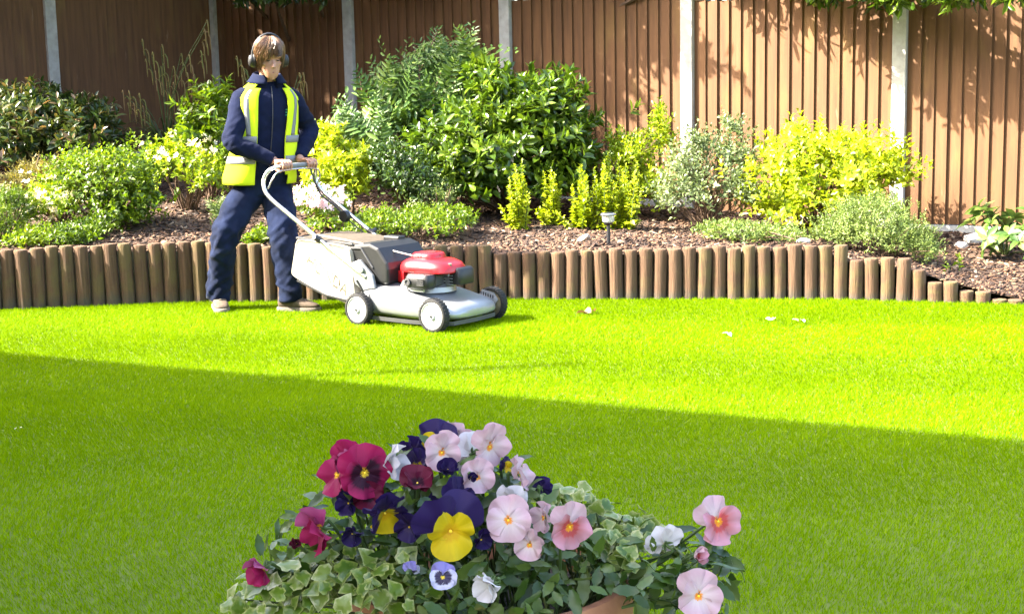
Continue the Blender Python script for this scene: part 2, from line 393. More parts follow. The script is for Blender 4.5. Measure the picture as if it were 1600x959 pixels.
# ---- house whose shadow lies over the near lawn (left of and behind the camera)
def house():
    e1 = np.array([.895, -.446]); e2 = np.array([.446, .895]); EH = 6.2
    sh = EH/math.tan(SUN_EL)*(math.cos(SUN_AZ)*.446+math.sin(SUN_AZ)*.895)
    a, b = G(0, 552), G(1600, 690); e1 = nrmz((b-a)[:2]); e2 = np.array([-e1[1], e1[0]])
    dsh = np.array([math.cos(SUN_AZ), math.sin(SUN_AZ)])*EH/math.tan(SUN_EL)
    c = a[:2]@e2 - dsh@e2
    t = NT('house_brick'); br = t.n('ShaderNodeTexBrick', Scale=1.0); br.inputs['Brick Width'].default_value = .225; br.inputs['Row Height'].default_value = .075; br.inputs['Mortar Size'].default_value = .006
    br.inputs['Color1'].default_value = (.28, .11, .06, 1); br.inputs['Color2'].default_value = (.36, .15, .08, 1); br.inputs['Mortar'].default_value = (.42, .38, .33, 1)
    mp = t.n('ShaderNodeMapping'); mp.inputs['Rotation'].default_value = (R(90), 0, 0); t.l(t.coord('Object'), mp.inputs[0]); t.l(mp.outputs[0], br.inputs['Vector']); t.color(br.outputs[0]); t.set(Roughness=.9)
    Mtile = plain('roof_tile', (.16, .07, .045), .85, var=.3, scale=14); Mw = plain('window_white', (.8, .8, .78), .4); Mg = plain('window_glass', (.02, .025, .03), .05)
    org = e1*(-3.6)+e2*(c-.35); rz = math.atan2(e1[1], e1[0])
    root = empty('brick_house', (org[0], org[1], 0), rz, 'brick house out of view whose eaves shade the near lawn', 'house')
    MB().box((-8, -4.5, 3.03), (16, 9, 6.1)).build('wall', t.m, root)
    rf = MB(); rf.prism([(.35, 0), (-4.5, 3.3), (-9.35, 0), (-9.2, -.12), (-4.5, 3.1), (.2, -.12)], -.3, .3)
    rv = [(u, y, z+EH) for u in (-16.3, .3) for y, z in ((.35, 0), (-4.5, 3.3), (-9.35, 0))]
    b = MB(); b.add(rv, [(0, 1, 4, 3), (1, 2, 5, 4), (0, 2, 1), (3, 4, 5), (0, 3, 5, 2)]); b.build('roof', Mtile, root)
    for u in (-2.5, -6.5, -10.5, -13.8):
        for z in (1.4, 4.2):
            wn = MB().box((u, .02, z), (1.3, .08, 1.2)).build('window', Mw, root); MB().box((u, .066, z), (1.14, .012, 1.04)).build('pane', Mg, wn)
    # aerial mast standing just at the eaves: its thin shadow falls past the house shadow
    q = G(600, 584)[:2]-dsh; q2 = G(905, 567)[:2]
    hh = np.linalg.norm(q2-G(600, 584)[:2])*math.tan(SUN_EL)
    m = empty('aerial_mast', (q[0], q[1], EH-1.2), 0, 'thin metal mast on the house eaves out of view', 'aerial mast')
    MB().tube([(0, 0, 0), (0, 0, hh+1.2)], .028, 10).build('pole', plain('mast_metal', (.5, .5, .5), .4, 1), m, True)
    MB().box((0, 0, .3), (.08, .5, .05)).build('bracket', plain('mast_metal_dark', (.2, .2, .2), .4, 1), m)
house()
# ------------------------------------------------------------------ plants
def T_leaf(w=.5, fold=.12, droop=.15):
    """oval leaf, unit length along y: 8 corners, folded along the midrib"""
    V = np.array([(0, 0, 0), (-w*.42, .28, fold*.8), (w*.42, .28, fold*.8), (0, .32, 0), (-w*.40, .66, fold*.7-droop*.4), (w*.40, .66, fold*.7-droop*.4), (0, .68, -droop*.4), (0, 1, -droop)], float)
    F = np.array([(0, 3, 1), (0, 2, 3), (1, 3, 6), (1, 6, 4), (3, 2, 5), (3, 5, 6), (4, 6, 7), (6, 5, 7)])
    return V, F
def T_small(w=.55, fold=.15):
    V = np.array([(0, 0, 0), (-w*.5, .5, fold), (0, .48, 0), (w*.5, .5, fold), (0, 1, -.08)], float)
    return V, np.array([(0, 2, 1), (0, 3, 2), (1, 2, 4), (2, 3, 4)])
def T_needle(w=.2):
    V = np.array([(-w*.5, .1, 0), (w*.5, .1, 0), (0, 1, 0), (0, .0, .0)], float)
    return V, np.array([(3, 1, 2), (3, 2, 0)])
def T_petal5(cup=.35):
    """small five lobed blossom, unit radius, facing +z"""
    V = [(0, 0, -.1)]; F = []
    for k in range(5):
        a = 2*math.pi*k/5; b = len(V)
        for r, da, z in ((.55, -.42, cup*.5), (1.0, -.25, cup), (1.0, .25, cup), (.55, .42, cup*.5)):
            V.append((r*math.cos(a+da), r*math.sin(a+da), z))
        F += [(0, b, b+1), (0, b+1, b+2), (0, b+2, b+3)]
    return np.array(V, float), np.array(F)
def place(T, pos, axis, nrm, size):
    V, F = T; n = len(pos)
    axis = nrmz(axis); side = nrmz(np.cross(axis, nrm)); nrm = np.cross(side, axis)
    W = pos[:, None] + size[:, None, None]*(V[None, :, :1]*side[:, None] + V[None, :, 1:2]*axis[:, None] + V[None, :, 2:]*nrm[:, None])
    FF = np.arange(n)[:, None, None]*len(V) + F[None]
    return W.reshape(-1, 3), FF.reshape(-1, F.shape[1])
def frame(d, rng):
    h = np.where(np.abs(d[:, 2:3]) < .9, np.array([[0, 0, 1.]]), np.array([[1., 0, 0]]))
    u = nrmz(np.cross(d, h)); return u, np.cross(d, u)
def sprig_leaves(rng, tips, dirs, L, m, leaf, spread=(80, 30), T=None, flat=False, jit=.25, lvar=.25, tiptaper=.35):
    n = len(tips); dirs = nrmz(dirs); u, v = frame(dirs, rng); L = np.broadcast_to(np.asarray(L, float), (n,))
    if flat:
        fc = np.array([[-.25, -.75, .6]])+rng.normal(0, .35, (n, 3)); u = nrmz(np.cross(dirs, fc)); v = np.cross(u, dirs)
    ph = rng.uniform(0, 6.28, n); out = []
    for j in range(m):
        t = j/max(m-1, 1)
        p = tips - dirs*(L*(1-t))[:, None]
        if flat:
            sgn = 1 if j % 2 else -1; rad = u*sgn + rng.normal(0, .08, (n, 3)); up = v
        else:
            a = ph + j*2.4 + rng.normal(0, .25, n); rad = u*np.cos(a)[:, None] + v*np.sin(a)[:, None]; up = None
        sp = R(spread[0]+(spread[1]-spread[0])*t)
        ax = dirs*math.cos(sp) + rad*math.sin(sp) + rng.normal(0, jit, (n, 3))
        nm = up + rng.normal(0, .15, (n, 3)) if flat else dirs*math.sin(sp) - rad*math.cos(sp) + rng.normal(0, jit, (n, 3)) + np.array([0, 0, .25])
        sz = leaf*(1-tiptaper*t**2)*rng.uniform(1-lvar, 1+lvar, n)
        if flat: sz = sz*(.65+.35*math.sin(math.pi*min(1, t*1.1+.12)))
        out.append((p, ax, nm, sz))
    A = [np.concatenate([o[i] for o in out]) for i in range(4)]
    return place(T, *A)
def lobe_tips(rng, lobes, n, inner=.55, up=.35, low=-.55, rough=.16):
    """points near the skin of a set of ellipsoids, with outward directions"""
    wts = np.array([(l[1][0]*l[1][1]*l[1][2])**(2/3) for l in lobes]); wts /= wts.sum()
    P0, D = [], []
    cnt = rng.multinomial(n, wts)
    for (c, r), k in zip(lobes, cnt):
        d = nrmz(rng.normal(0, 1, (k*3+20, 3))); d = d[d[:, 2] > low][:k]; k2 = len(d)
        f = inner+(1-inner)*rng.uniform(0, 1, k2)**.55
        nz = np.array([mnoise.noise((d[i, 0]*2.6+c[0]*3, d[i, 1]*2.6+c[1], d[i, 2]*2.6)) for i in range(k2)]) if k2 else np.zeros(0)
        f = f*(1+rough*2.6*nz)*np.where(rng.uniform(0, 1, k2) < .15, rng.uniform(1.0, 1.36, k2), 1.0)
        P0.append(c + d*np.array(r)*f[:, None]); D.append(d/np.array(r)*min(r) + np.array([0, 0, up]) + rng.normal(0, .28, (k2, 3)))
    return np.concatenate(P0), nrmz(np.concatenate(D))
def stem_mesh(rng, base, tips, r0=.012, n=24, k=4, bend=.12):
    b = MB()
    sel = rng.permutation(len(tips))[:n]
    for i in sel:
        t = tips[i]; b0 = base + np.array([rng.normal(0, .03), rng.normal(0, .03), -.05]); mid = b0*.5+t*.5 + rng.normal(0, bend, 3)*np.linalg.norm(t-b0)*.5
        mid[2] += .06*np.linalg.norm(t-b0)
        q1 = b0*.56+mid*.44+np.array([0, 0, .01]); rr = r0*rng.uniform(.6, 1.1)
        b.tube([b0, q1, mid, mid*.4+t*.6, t], [rr, rr*.8, rr*.6, rr*.42, rr*.2], k, cap=False)
    return b
M_stem = plain('twig', (.10, .06, .035), .85, var=.3)
M_stem_green = plain('green_stem', (.05, .075, .014), .6, var=.2)
def lobes_px(lst):
    """(px, py, Y, half width px, half height px, half depth m) -> ellipsoids in metres"""
    out = []
    for px, py, Y, rx, ry, rd in lst:
        c = P(px, py, Y); s = FPX/((c-np.array([0, 0, HC]))@fwd)
        out.append((c, (rx/s, rd, ry/s)))
    return out
def joinmesh(parts):
    V = []; F = []; b = 0
    for v, f in parts: V.append(v); F.append(f+b); b += len(v)
    return np.concatenate(V), np.concatenate(F)
def shrub(name, label, cat, lst, mat, n, leaf, m=7, L=None, T=None, seed=1, stems=22, r0=.012, group=None, spread=(80, 30), up=.35, inner=.5, low=-.55, flat=False, rough=.16, blossom=None, base=None, jit=.25, stem_mat=None, stemk=4):
    rng = np.random.default_rng(seed); lobes = lobes_px(lst)
    big = max(lobes, key=lambda l: l[1][0]*l[1][2]); bx_, by_ = (big[0][0], big[0][1]) if base is None else base
    root = empty(name, (bx_, by_, zbed(bx_, by_)), 0, label, cat, group)
    tips, dirs = lobe_tips(rng, lobes, n, inner, up, low, rough)
    gz = np.array([zbed(p[0], p[1]) for p in tips])+.015; tips[:, 2] = np.maximum(tips[:, 2], gz+rng.uniform(0, .05, len(tips)))
    V, F = sprig_leaves(rng, tips, dirs, (leaf*.9 if L is None else L)*rng.uniform(.6, 1.3, len(tips)), m, leaf, spread, T or T_leaf(), flat, jit)
    o = link('foliage', np_mesh('foliage', V, F), mat, root, False); o['kind'] = 'stuff'
    b0 = np.array([bx_, by_, zbed(bx_, by_)])
    if stems: stem_mesh(rng, b0, tips-dirs*.02, r0, stems, stemk).build('stems', stem_mat or M_stem, root, True, local=False)['kind'] = 'stuff'
    if blossom:
        bm, bn, bs, frac = blossom
        bt, bd = lobe_tips(rng, lobes if frac is None else lobes_px(frac), bn, .92, .2, -.3, rough)
        cl = 4; bt = np.repeat(bt, cl, 0)+rng.normal(0, bs*.9, (len(bt)*cl, 3)); bd = nrmz(np.repeat(bd, cl, 0)+rng.normal(0, .4, (len(bd)*cl, 3))+np.array([0, -.4, .1]))
        u, v = frame(bd, rng)
        V, F = place(T_petal5(), bt, u, bd, bs*rng.uniform(.7, 1.15, len(bt)))
        o = link('blossom', np_mesh('blossom', V, F), bm, root, False); o['kind'] = 'stuff'
    return root
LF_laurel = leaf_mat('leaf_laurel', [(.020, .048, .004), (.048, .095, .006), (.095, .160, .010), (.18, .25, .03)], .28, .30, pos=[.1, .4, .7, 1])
LF_mahonia = leaf_mat('leaf_mahonia', [(.025, .064, .013), (.06, .125, .022), (.12, .20, .035), (.18, .26, .05)], .5, .25, pos=[.1, .45, .75, 1])
LF_gold = leaf_mat('leaf_gold', [(.11, .17, .003), (.26, .34, .006), (.42, .50, .015), (.60, .66, .12)], .4, .42, pos=[.1, .35, .7, 1], tcol=(1.1, 1.05, .4))
LF_goldgreen = leaf_mat('leaf_goldgreen', [(.05, .10, .003), (.14, .22, .005), (.29, .37, .010), (.48, .54, .06)], .4, .42, pos=[.1, .4, .7, 1])
LF_bright = leaf_mat('leaf_bright', [(.030, .065, .004), (.078, .140, .005), (.14, .215, .008), (.23, .30, .02)], .4, .40, pos=[.1, .4, .7, 1])
LF_grey = leaf_mat('leaf_grey', [(.045, .070, .028), (.10, .14, .05), (.17, .22, .08), (.30, .34, .17)], .5, .3, pos=[.1, .4, .7, 1], tcol=(1.1, 1.1, .7))
LF_hebe = leaf_mat('leaf_hebe', [(.055, .095, .018), (.125, .185, .038), (.20, .265, .06), (.31, .36, .13)], .5, .33, pos=[.1, .4, .7, 1], tcol=(1.1, 1.1, .6))
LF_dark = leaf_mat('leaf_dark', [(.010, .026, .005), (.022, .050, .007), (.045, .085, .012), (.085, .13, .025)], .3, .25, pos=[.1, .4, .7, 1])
LF_red = leaf_mat('leaf_red', [(.012, .030, .006), (.030, .058, .009), (.07, .09, .022), (.20, .12, .08), (.30, .19, .14)], .3, .28, pos=[.1, .4, .66, .88, 1], tcol=(1.2, 1, .5))
LF_brown = leaf_mat('leaf_bronze', [(.05, .052, .010), (.11, .105, .016), (.19, .155, .025), (.26, .20, .05)], .5, .35, pos=[.1, .4, .7, 1])
LF_sedge = leaf_mat('leaf_sedge', [(.014, .032, .005), (.038, .068, .010), (.09, .12, .020)], .4, .25, pos=[.1, .5, 1])
FL_white = leaf_mat('blossom_white', [(.70, .62, .60), (.80, .74, .72), (.86, .82, .80)], .6, .3, tcol=(1, .95, .9))
FL_cream = leaf_mat('blossom_cream', [(.74, .62, .30), (.82, .75, .50), (.86, .82, .68)], .6, .3, tcol=(1, .95, .8))
FL_pink = leaf_mat('blossom_pink', [(.62, .42, .45), (.78, .62, .63), (.86, .78, .77)], .6, .3, tcol=(1, .9, .9))
S = T_small; Lf = T_leaf
# left of the gardener
shrub('photinia_shrub', 'dark shrub with pinkish new leaves in the shade at far left', 'shrub', [(60, 205, 12.6, 85, 62, .7), (135, 215, 12.4, 60, 50, .6), (20, 170, 12.9, 60, 40, .5), (60, 160, 12.8, 40, 34, .4), (95, 185, 12.6, 70, 45, .6), (10, 235, 12.2, 70, 50, .5)], LF_red, 620, .105, 7, seed=2, T=Lf(.42), stems=40, spread=(70, 20))
shrub('pieris_shrub', 'fresh green leafy shrub just left of the gardener\'s arm', 'shrub', [(325, 190, 12.4, 42, 55, .45), (300, 215, 12.3, 30, 35, .4), (340, 150, 12.5, 22, 24, .3), (360, 240, 12.3, 45, 40, .4)], LF_bright, 240, .10, 7, seed=3, T=Lf(.36), stems=30)
shrub('cream_azalea', 'yellow green azalea with cream blossom left of the gardener\'s hip', 'shrub', [(290, 262, 11.6, 58, 38, .45), (255, 245, 11.7, 30, 30, .3), (330, 280, 11.4, 32, 28, .35)], LF_goldgreen, 330, .052, 7, seed=4, T=S(), blossom=(FL_cream, 16, .022, [(285, 240, 11.55, 55, 30, .4)]))
shrub('bronze_fern_shrub', 'bronze tinted feathery shrub at the left behind white blossom', 'shrub', [(70, 268, 11.3, 45, 30, .4), (35, 275, 11.2, 35, 26, .3)], LF_brown, 130, .07, 14, L=.22, seed=5, T=T_needle(.3), flat=True, spread=(65, 45))
shrub('green_rose_shrub', 'bushy bright green shrub in the sun on the left bed', 'shrub', [(165, 285, 10.6, 78, 58, .55), (120, 262, 10.7, 35, 34, .35), (205, 275, 10.6, 42, 46, .4), (190, 330, 10.4, 50, 36, .4), (155, 245, 10.7, 40, 20, .3), (225, 305, 10.5, 28, 30, .3)], LF_bright, 700, .048, 9, L=.12, seed=6, T=S(.6), stems=50, spread=(75, 40), rough=.32, up=.5)
shrub('white_azalea', 'low azalea covered in white blossom near the left edge', 'shrub', [(95, 305, 10.7, 45, 32, .35), (70, 325, 10.5, 32, 24, .3), (75, 295, 10.8, 30, 22, .3)], LF_goldgreen, 200, .045, 6, seed=7, T=S(), blossom=(FL_cream, 34, .024, [(85, 305, 10.55, 42, 30, .35), (62, 330, 10.4, 26, 16, .2)]))
shrub('dwarf_conifer', 'rounded dwarf conifer cut off by the left edge', 'conifer', [(8, 335, 10.1, 46, 48, .4), (-25, 350, 10.1, 40, 50, .4), (20, 310, 10.2, 26, 22, .25)], LF_bright, 900, .030, 12, L=.09, seed=8, T=T_needle(.28), spread=(50, 25), stems=20)
shrub('spreading_juniper', 'low dark green ground cover spilling onto the left logs', 'ground cover', [(95, 368, 9.85, 65, 20, .3), (45, 372, 9.8, 42, 18, .25), (130, 360, 10.0, 35, 20, .3)], LF_bright, 460, .040, 9, L=.10, seed=9, T=S(.42), up=.15, spread=(60, 35), stems=24, low=-.2)
shrub('small_fern', 'small pale fern beside the gardener\'s back thigh', 'fern', [(340, 318, 10.9, 22, 14, .2)], LF_hebe, 26, .05, 14, L=.2, seed=10, T=T_needle(.32), flat=True, spread=(70, 50), stems=0, low=0)
shrub('leafy_clump', 'small leafy clump between the gardener\'s legs', 'plant', [(412, 370, 9.95, 26, 18, .2), (395, 380, 9.9, 16, 10, .15)], LF_bright, 90, .05, 6, seed=31, T=S(.5), stems=8, low=-.1)
# drooping sedge
def sedge(name, label, px, py, Y, n, hgt, spread, heads, seed):
    rng = np.random.default_rng(seed); b0 = P(px, py, Y); b0[2] = zbed(b0[0], b0[1])
    root = empty(name, b0, 0, label, 'sedge grass'); V = []; F = []
    def strip(pts, w):
        s = len(V); k = len(pts)
        for i, p in enumerate(pts):
            ww = w*(1-(i/(k-1))**2*.9); V.append(p+np.array([ww, 0, 0])); V.append(p-np.array([ww, .3*ww, 0]))
        for i in range(k-1): F.append((s+2*i, s+2*i+1, s+2*i+3, s+2*i+2))
    for i in range(n):
        az = rng.uniform(0, 6.28); h = hgt*rng.uniform(.45, .95); rch = spread*rng.uniform(.25, 1.0); d = np.array([math.cos(az), math.sin(az)*.7, 0])
        pts = [b0+d*rch*(t**1.5)+np.array([0, 0, h*(1.75*t-1.05*t*t*(1+.3*rch))]) + d*.04 for t in np.linspace(0, 1, 8)]; strip(pts, rng.uniform(.005, .009))
    o = link('leaf_blades', np_mesh('leaf_blades', np.array(V), np.array(F)), LF_sedge, root, False); o['kind'] = 'stuff'
    b = MB(); hd = MB()
    for (tx, ty) in heads:
        top = P(tx, ty, Y-rng.uniform(-.2, .3)); mid = b0*.45+top*.55+np.array([-(top[0]-b0[0])*.25, 0, .08])
        b.tube(spline([b0, mid, top], 6), .0035, 4, cap=False)
        for k in range(4):
            s = top+(b0-top)*.07*k*np.array([.8, .8, 1]); sg = 1 if k % 2 else .4; ln = rng.uniform(.11, .17)
            pts = spline([s, s+np.array([.03*sg, -.01, .022]), s+np.array([.055*sg, -.02, -.02]), s+np.array([.06*sg, -.02, -ln])], 4)
            hd.tube(pts, [.003]*3+[.0062]*(len(pts)-4)+[.003], 5, cap=False)
    b.build('stalks', M_stem_green, root, local=False); hd.build('seed_heads', M_seed, root, local=False)['kind'] = 'stuff'
M_seed = leaf_mat('sedge_seed', [(.10, .12, .02), (.17, .14, .03), (.20, .11, .05)], .6, .3)
sedge('drooping_sedge', 'tall clump of drooping sedge with hanging seed heads before the dark fence', 262, 232, 13.4, 120, 1.0, .75, [(221, 66), (252, 74), (237, 86), (322, 36), (282, 88), (294, 90), (318, 50), (270, 108), (190, 145), (200, 146), (216, 150), (262, 128), (302, 120), (250, 108)], 11)
sedge('arching_sedge', 'thin arching sedge stems showing behind the gardener\'s shoulder', 440, 245, 13.0, 30, .8, .5, [(368, 92), (374, 98), (466, 118), (472, 118), (490, 196), (476, 196)], 12)
# middle
shrub('mahonia_shrub', 'tall dark green shrub with feathery pinnate fronds against the fence', 'shrub', [(640, 150, 12.6, 95, 80, .5), (610, 110, 12.7, 50, 40, .4), (690, 110, 12.7, 55, 50, .4), (715, 85, 12.7, 34, 34, .3), (570, 170, 12.4, 55, 32, .4), (545, 165, 12.3, 30, 16, .3), (680, 75, 12.8, 34, 34, .3), (600, 215, 12.2, 50, 40, .4), (725, 60, 12.7, 34, 30, .25), (690, 62, 12.7, 34, 26, .25), (640, 95, 12.7, 34, 30, .25), (525, 172, 12.2, 22, 12, .2), (705, 145, 12.4, 50, 45, .3)], LF_mahonia, 260, .125, 18, L=.50, seed=13, T=Lf(.30, .08, .10), flat=True, spread=(80, 50), stems=26, r0=.02, up=.75, jit=.05, inner=.35)
shrub('laurel_shrub', 'large glossy green laurel shrub in the middle of the bed', 'shrub', [(800, 210, 12.0, 115, 85, .75), (855, 185, 12.0, 70, 68, .6), (725, 235, 11.8, 80, 60, .55), (850, 145, 12.1, 45, 36, .4), (770, 135, 12.1, 32, 34, .35), (880, 240, 11.9, 50, 60, .5), (680, 255, 11.7, 60, 55, .5), (750, 105, 12.3, 24, 20, .25), (790, 270, 11.7, 110, 45, .5), (700, 285, 11.5, 70, 35, .4), (870, 285, 11.6, 50, 35, .4)], LF_laurel, 1350, .108, 7, seed=14, T=Lf(.46, .12, .12), stems=60, r0=.012, spread=(75, 25), inner=.6, rough=.30)
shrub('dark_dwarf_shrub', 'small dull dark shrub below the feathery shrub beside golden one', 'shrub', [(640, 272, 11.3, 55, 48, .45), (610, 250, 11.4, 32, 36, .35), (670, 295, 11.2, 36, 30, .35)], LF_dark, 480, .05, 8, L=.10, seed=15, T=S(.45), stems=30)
shrub('golden_choisya', 'brilliant golden yellow shrub right behind the mower handle', 'shrub', [(535, 258, 11.4, 46, 44, .42), (515, 215, 11.5, 26, 24, .3), (555, 245, 11.4, 26, 24, .3), (505, 275, 11.3, 32, 30, .35), (545, 285, 11.3, 38, 26, .35)], LF_gold, 420, .062, 7, seed=16, T=Lf(.5), stems=26)
shrub('pink_azalea', 'low azalea with pale pink blossom behind the mower handle', 'shrub', [(505, 318, 10.5, 42, 26, .35), (480, 305, 10.6, 24, 20, .25), (520, 345, 10.2, 40, 22, .3)], LF_bright, 240, .045, 6, seed=17, T=S(), blossom=(FL_pink, 40, .028, [(500, 312, 10.35, 36, 20, .25)]))
shrub('low_green_cover', 'low bright green ground cover behind the mower engine', 'ground cover', [(650, 350, 10.2, 70, 18, .4), (590, 345, 10.2, 45, 22, .35), (710, 340, 10.4, 40, 20, .35), (560, 365, 10.0, 35, 18, .3), (670, 335, 10.5, 60, 18, .35)], LF_bright, 620, .040, 8, L=.08, seed=18, T=S(.5), up=.3, low=-.2, stems=20)
shrub('variegated_fern', 'pale pinnate sprays left of the laurel\'s foot', 'shrub', [(690, 300, 11.0, 32, 30, .25), (660, 315, 10.9, 24, 16, .2)], LF_hebe, 40, .045, 14, L=.24, seed=19, T=S(.4), flat=True, spread=(70, 45))
def column(name, label, px, pyb, pyt, Y, rpx, seed, n=16):
    rng = np.random.default_rng(seed); b0 = P(px, pyb, Y); b0[2] = zbed(b0[0], b0[1]); s = FPX/Y
    root = empty(name, b0, 0, label, 'shrub', 'upright golden shrubs'); h = (pyb-pyt)/s; parts = []; st = MB()
    for i in range(n):
        off = rng.normal(0, .70, 2)*rpx/s; hh = h*(rng.uniform(.30, .98) if i else 1.0)*(1-.25*min(1, abs(off[0])*s/rpx))
        base = b0+np.array([off[0]*.5, off[1]*.5, 0]); tip = b0+np.array([off[0]*1.25, off[1]*1.2, hh]); d = nrmz((tip-base)[None])
        m = int(30*hh/h)+8
        parts.append(sprig_leaves(rng, tip[None].repeat(2, 0)+rng.normal(0, .006, (2, 3)), d.repeat(2, 0), np.linalg.norm(tip-base)*.96, m, .058, (75, 40), S(.62), jit=.35, tiptaper=.6))
        st.tube([base, base*.5+tip*.5, tip], [.005, .004, .0015], 4, cap=False)
    V, F = joinmesh(parts); o = link('foliage', np_mesh('foliage', V, F), LF_gold, root, False); o['kind'] = 'stuff'
    st.build('stems', M_stem_green, root, local=False)
column('upright_euonymus', 'leftmost upright golden shrub, nearest to the mower', 815, 352, 240, 10.9, 18, 51, 14)
column('upright_euonymus', 'second slim upright golden shrub from the left, below the laurel', 862, 332, 238, 11.1, 16, 52, 12)
column('upright_euonymus', 'third upright golden shrub, left of the solar light', 905, 350, 250, 10.9, 20, 53, 16)
column('upright_euonymus', 'tallest upright golden shrub directly behind the solar light', 945, 352, 235, 10.8, 20, 54, 18)
column('upright_euonymus', 'rightmost upright golden shrub, just right of the solar light', 978, 352, 225, 10.8, 18, 55, 16)
shrub('golden_privet', 'loose yellow green shrub before the fence, right of the laurel', 'shrub', [(990, 235, 11.8, 42, 40, .4), (1035, 205, 11.9, 26, 34, .3), (975, 215, 11.9, 30, 22, .3), (1010, 280, 11.6, 36, 40, .35), (960, 270, 11.6, 40, 45, .35), (1030, 170, 12.0, 10, 18, .15)], LF_goldgreen, 330, .058, 9, L=.16, seed=20, T=S(.5), stems=40, spread=(60, 35), up=.8)
shrub('grey_leaved_shrub', 'wispy grey green shrub between the two golden shrubs', 'shrub', [(1105, 280, 11.0, 80, 50, .5), (1070, 250, 11.1, 40, 46, .4), (1145, 230, 11.1, 46, 38, .4), (1050, 300, 10.9, 40, 32, .35), (1165, 290, 10.9, 40, 40, .35), (1145, 190, 11.2, 26, 24, .25), (1100, 215, 11.2, 36, 30, .3)], LF_grey, 620, .045, 8, L=.16, seed=21, T=S(.55), stems=60, up=.7, spread=(65, 40), inner=.4, rough=.28, r0=.008)
shrub('low_grey_plant', 'low grey green creeping plant at the top of the logs, right of the light', 'ground cover', [(1175, 360, 9.75, 70, 14, .3), (1130, 355, 9.9, 40, 14, .25), (1225, 366, 9.7, 40, 12, .25)], LF_hebe, 380, .034, 8, L=.08, seed=22, T=S(.45), up=.3, low=-.1, stems=16)
shrub('large_golden_shrub', 'large golden yellow shrub in full sun before the white post', 'shrub', [(1285, 265, 10.9, 105, 62, .6), (1350, 250, 10.9, 70, 48, .5), (1230, 245, 11.0, 50, 42, .4), (1290, 215, 11.0, 55, 24, .35), (1225, 310, 10.7, 55, 42, .4), (1395, 265, 10.9, 36, 30, .35), (1240, 200, 11.1, 22, 18, .2), (1330, 300, 10.7, 60, 40, .4)], LF_gold, 900, .062, 8, L=.13, seed=23, T=S(.6), stems=60, spread=(70, 35), up=.6, rough=.40, inner=.4)
shrub('grey_hebe', 'soft grey green hebe leaning over the step in the logs', 'shrub', [(1365, 355, 9.65, 75, 46, .42), (1330, 345, 9.75, 45, 38, .35), (1415, 370, 9.6, 45, 34, .35), (1370, 320, 9.8, 50, 26, .35), (1440, 385, 9.5, 30, 18, .25), (1300, 360, 9.75, 30, 24, .25)], LF_hebe, 1500, .026, 11, L=.09, seed=24, T=S(.38), stems=40, spread=(60, 25), up=.4, r0=.008)
# ------------------------------------------------------------------ trees and hedge past the fences
def tree(name, label, base, lobes, mat, n, leaf, m=6, seed=1, T=None, r0=.14, trunk_h=2.0, limbs=9, inner=.3, cat='tree', lean=(0, 0), spread=(75, 30), up=.1, low=-1.0, L=None):
    rng = np.random.default_rng(seed); root = empty(name, base, 0, label, cat)
    lobes = [(np.array(c, float), r) for c, r in lobes]
    tips, dirs = lobe_tips(rng, lobes, n, inner, up, low, .2)
    V, F = sprig_leaves(rng, tips, dirs, L or leaf*1.1, m, leaf, spread, T or T_leaf(.42), jit=.35)
    o = link('crown', np_mesh('crown', V, F), mat, root, False); o['kind'] = 'stuff'
    b = MB(); b0 = np.array(base, float); top = b0+np.array([lean[0], lean[1], trunk_h])
    b.tube([b0-np.array([0, 0, .2]), b0*.6+top*.4+rng.normal(0, .04, 3), top], [r0*1.2, r0, r0*.8], 10)
    for c, r in lobes[:limbs]:
        mid = top*.5+c*.5+rng.normal(0, .12, 3); b.tube(spline([top-np.array([0, 0, .1]), mid, c], 4), np.linspace(r0*.6, r0*.12, 9), 6)
    for i in rng.permutation(len(tips))[:50]:
        c = min(lobes, key=lambda l: np.linalg.norm(l[0]-tips[i]))[0]; b.tube([c, c*.5+tips[i]*.5+rng.normal(0, .06, 3), tips[i]], [r0*.13, r0*.09, r0*.03], 4, cap=False)
    b.build('trunk', M_stem, root, True, local=False)
    return root
# tree past the left fence: shades the left of the bed and the back fence
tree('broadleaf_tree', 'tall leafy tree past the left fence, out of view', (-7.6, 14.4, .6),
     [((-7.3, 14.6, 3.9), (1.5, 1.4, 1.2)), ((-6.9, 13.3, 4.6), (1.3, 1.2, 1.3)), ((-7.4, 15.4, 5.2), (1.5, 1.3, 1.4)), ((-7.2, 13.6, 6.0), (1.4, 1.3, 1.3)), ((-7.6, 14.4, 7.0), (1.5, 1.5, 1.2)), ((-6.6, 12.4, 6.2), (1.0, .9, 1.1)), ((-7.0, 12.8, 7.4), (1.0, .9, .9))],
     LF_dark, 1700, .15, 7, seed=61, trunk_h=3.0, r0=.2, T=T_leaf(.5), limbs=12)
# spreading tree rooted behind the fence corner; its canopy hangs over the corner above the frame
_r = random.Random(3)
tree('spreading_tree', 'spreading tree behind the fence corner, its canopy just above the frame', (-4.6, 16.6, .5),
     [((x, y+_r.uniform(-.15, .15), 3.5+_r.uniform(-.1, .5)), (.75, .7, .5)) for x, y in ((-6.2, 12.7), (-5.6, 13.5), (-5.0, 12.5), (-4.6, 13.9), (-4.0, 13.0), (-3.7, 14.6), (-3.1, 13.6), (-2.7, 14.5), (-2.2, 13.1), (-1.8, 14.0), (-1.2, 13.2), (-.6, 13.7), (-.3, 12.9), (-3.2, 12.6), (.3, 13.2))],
     LF_dark, 2300, .15, 7, seed=66, trunk_h=2.6, r0=.16, T=T_leaf(.5), limbs=15)
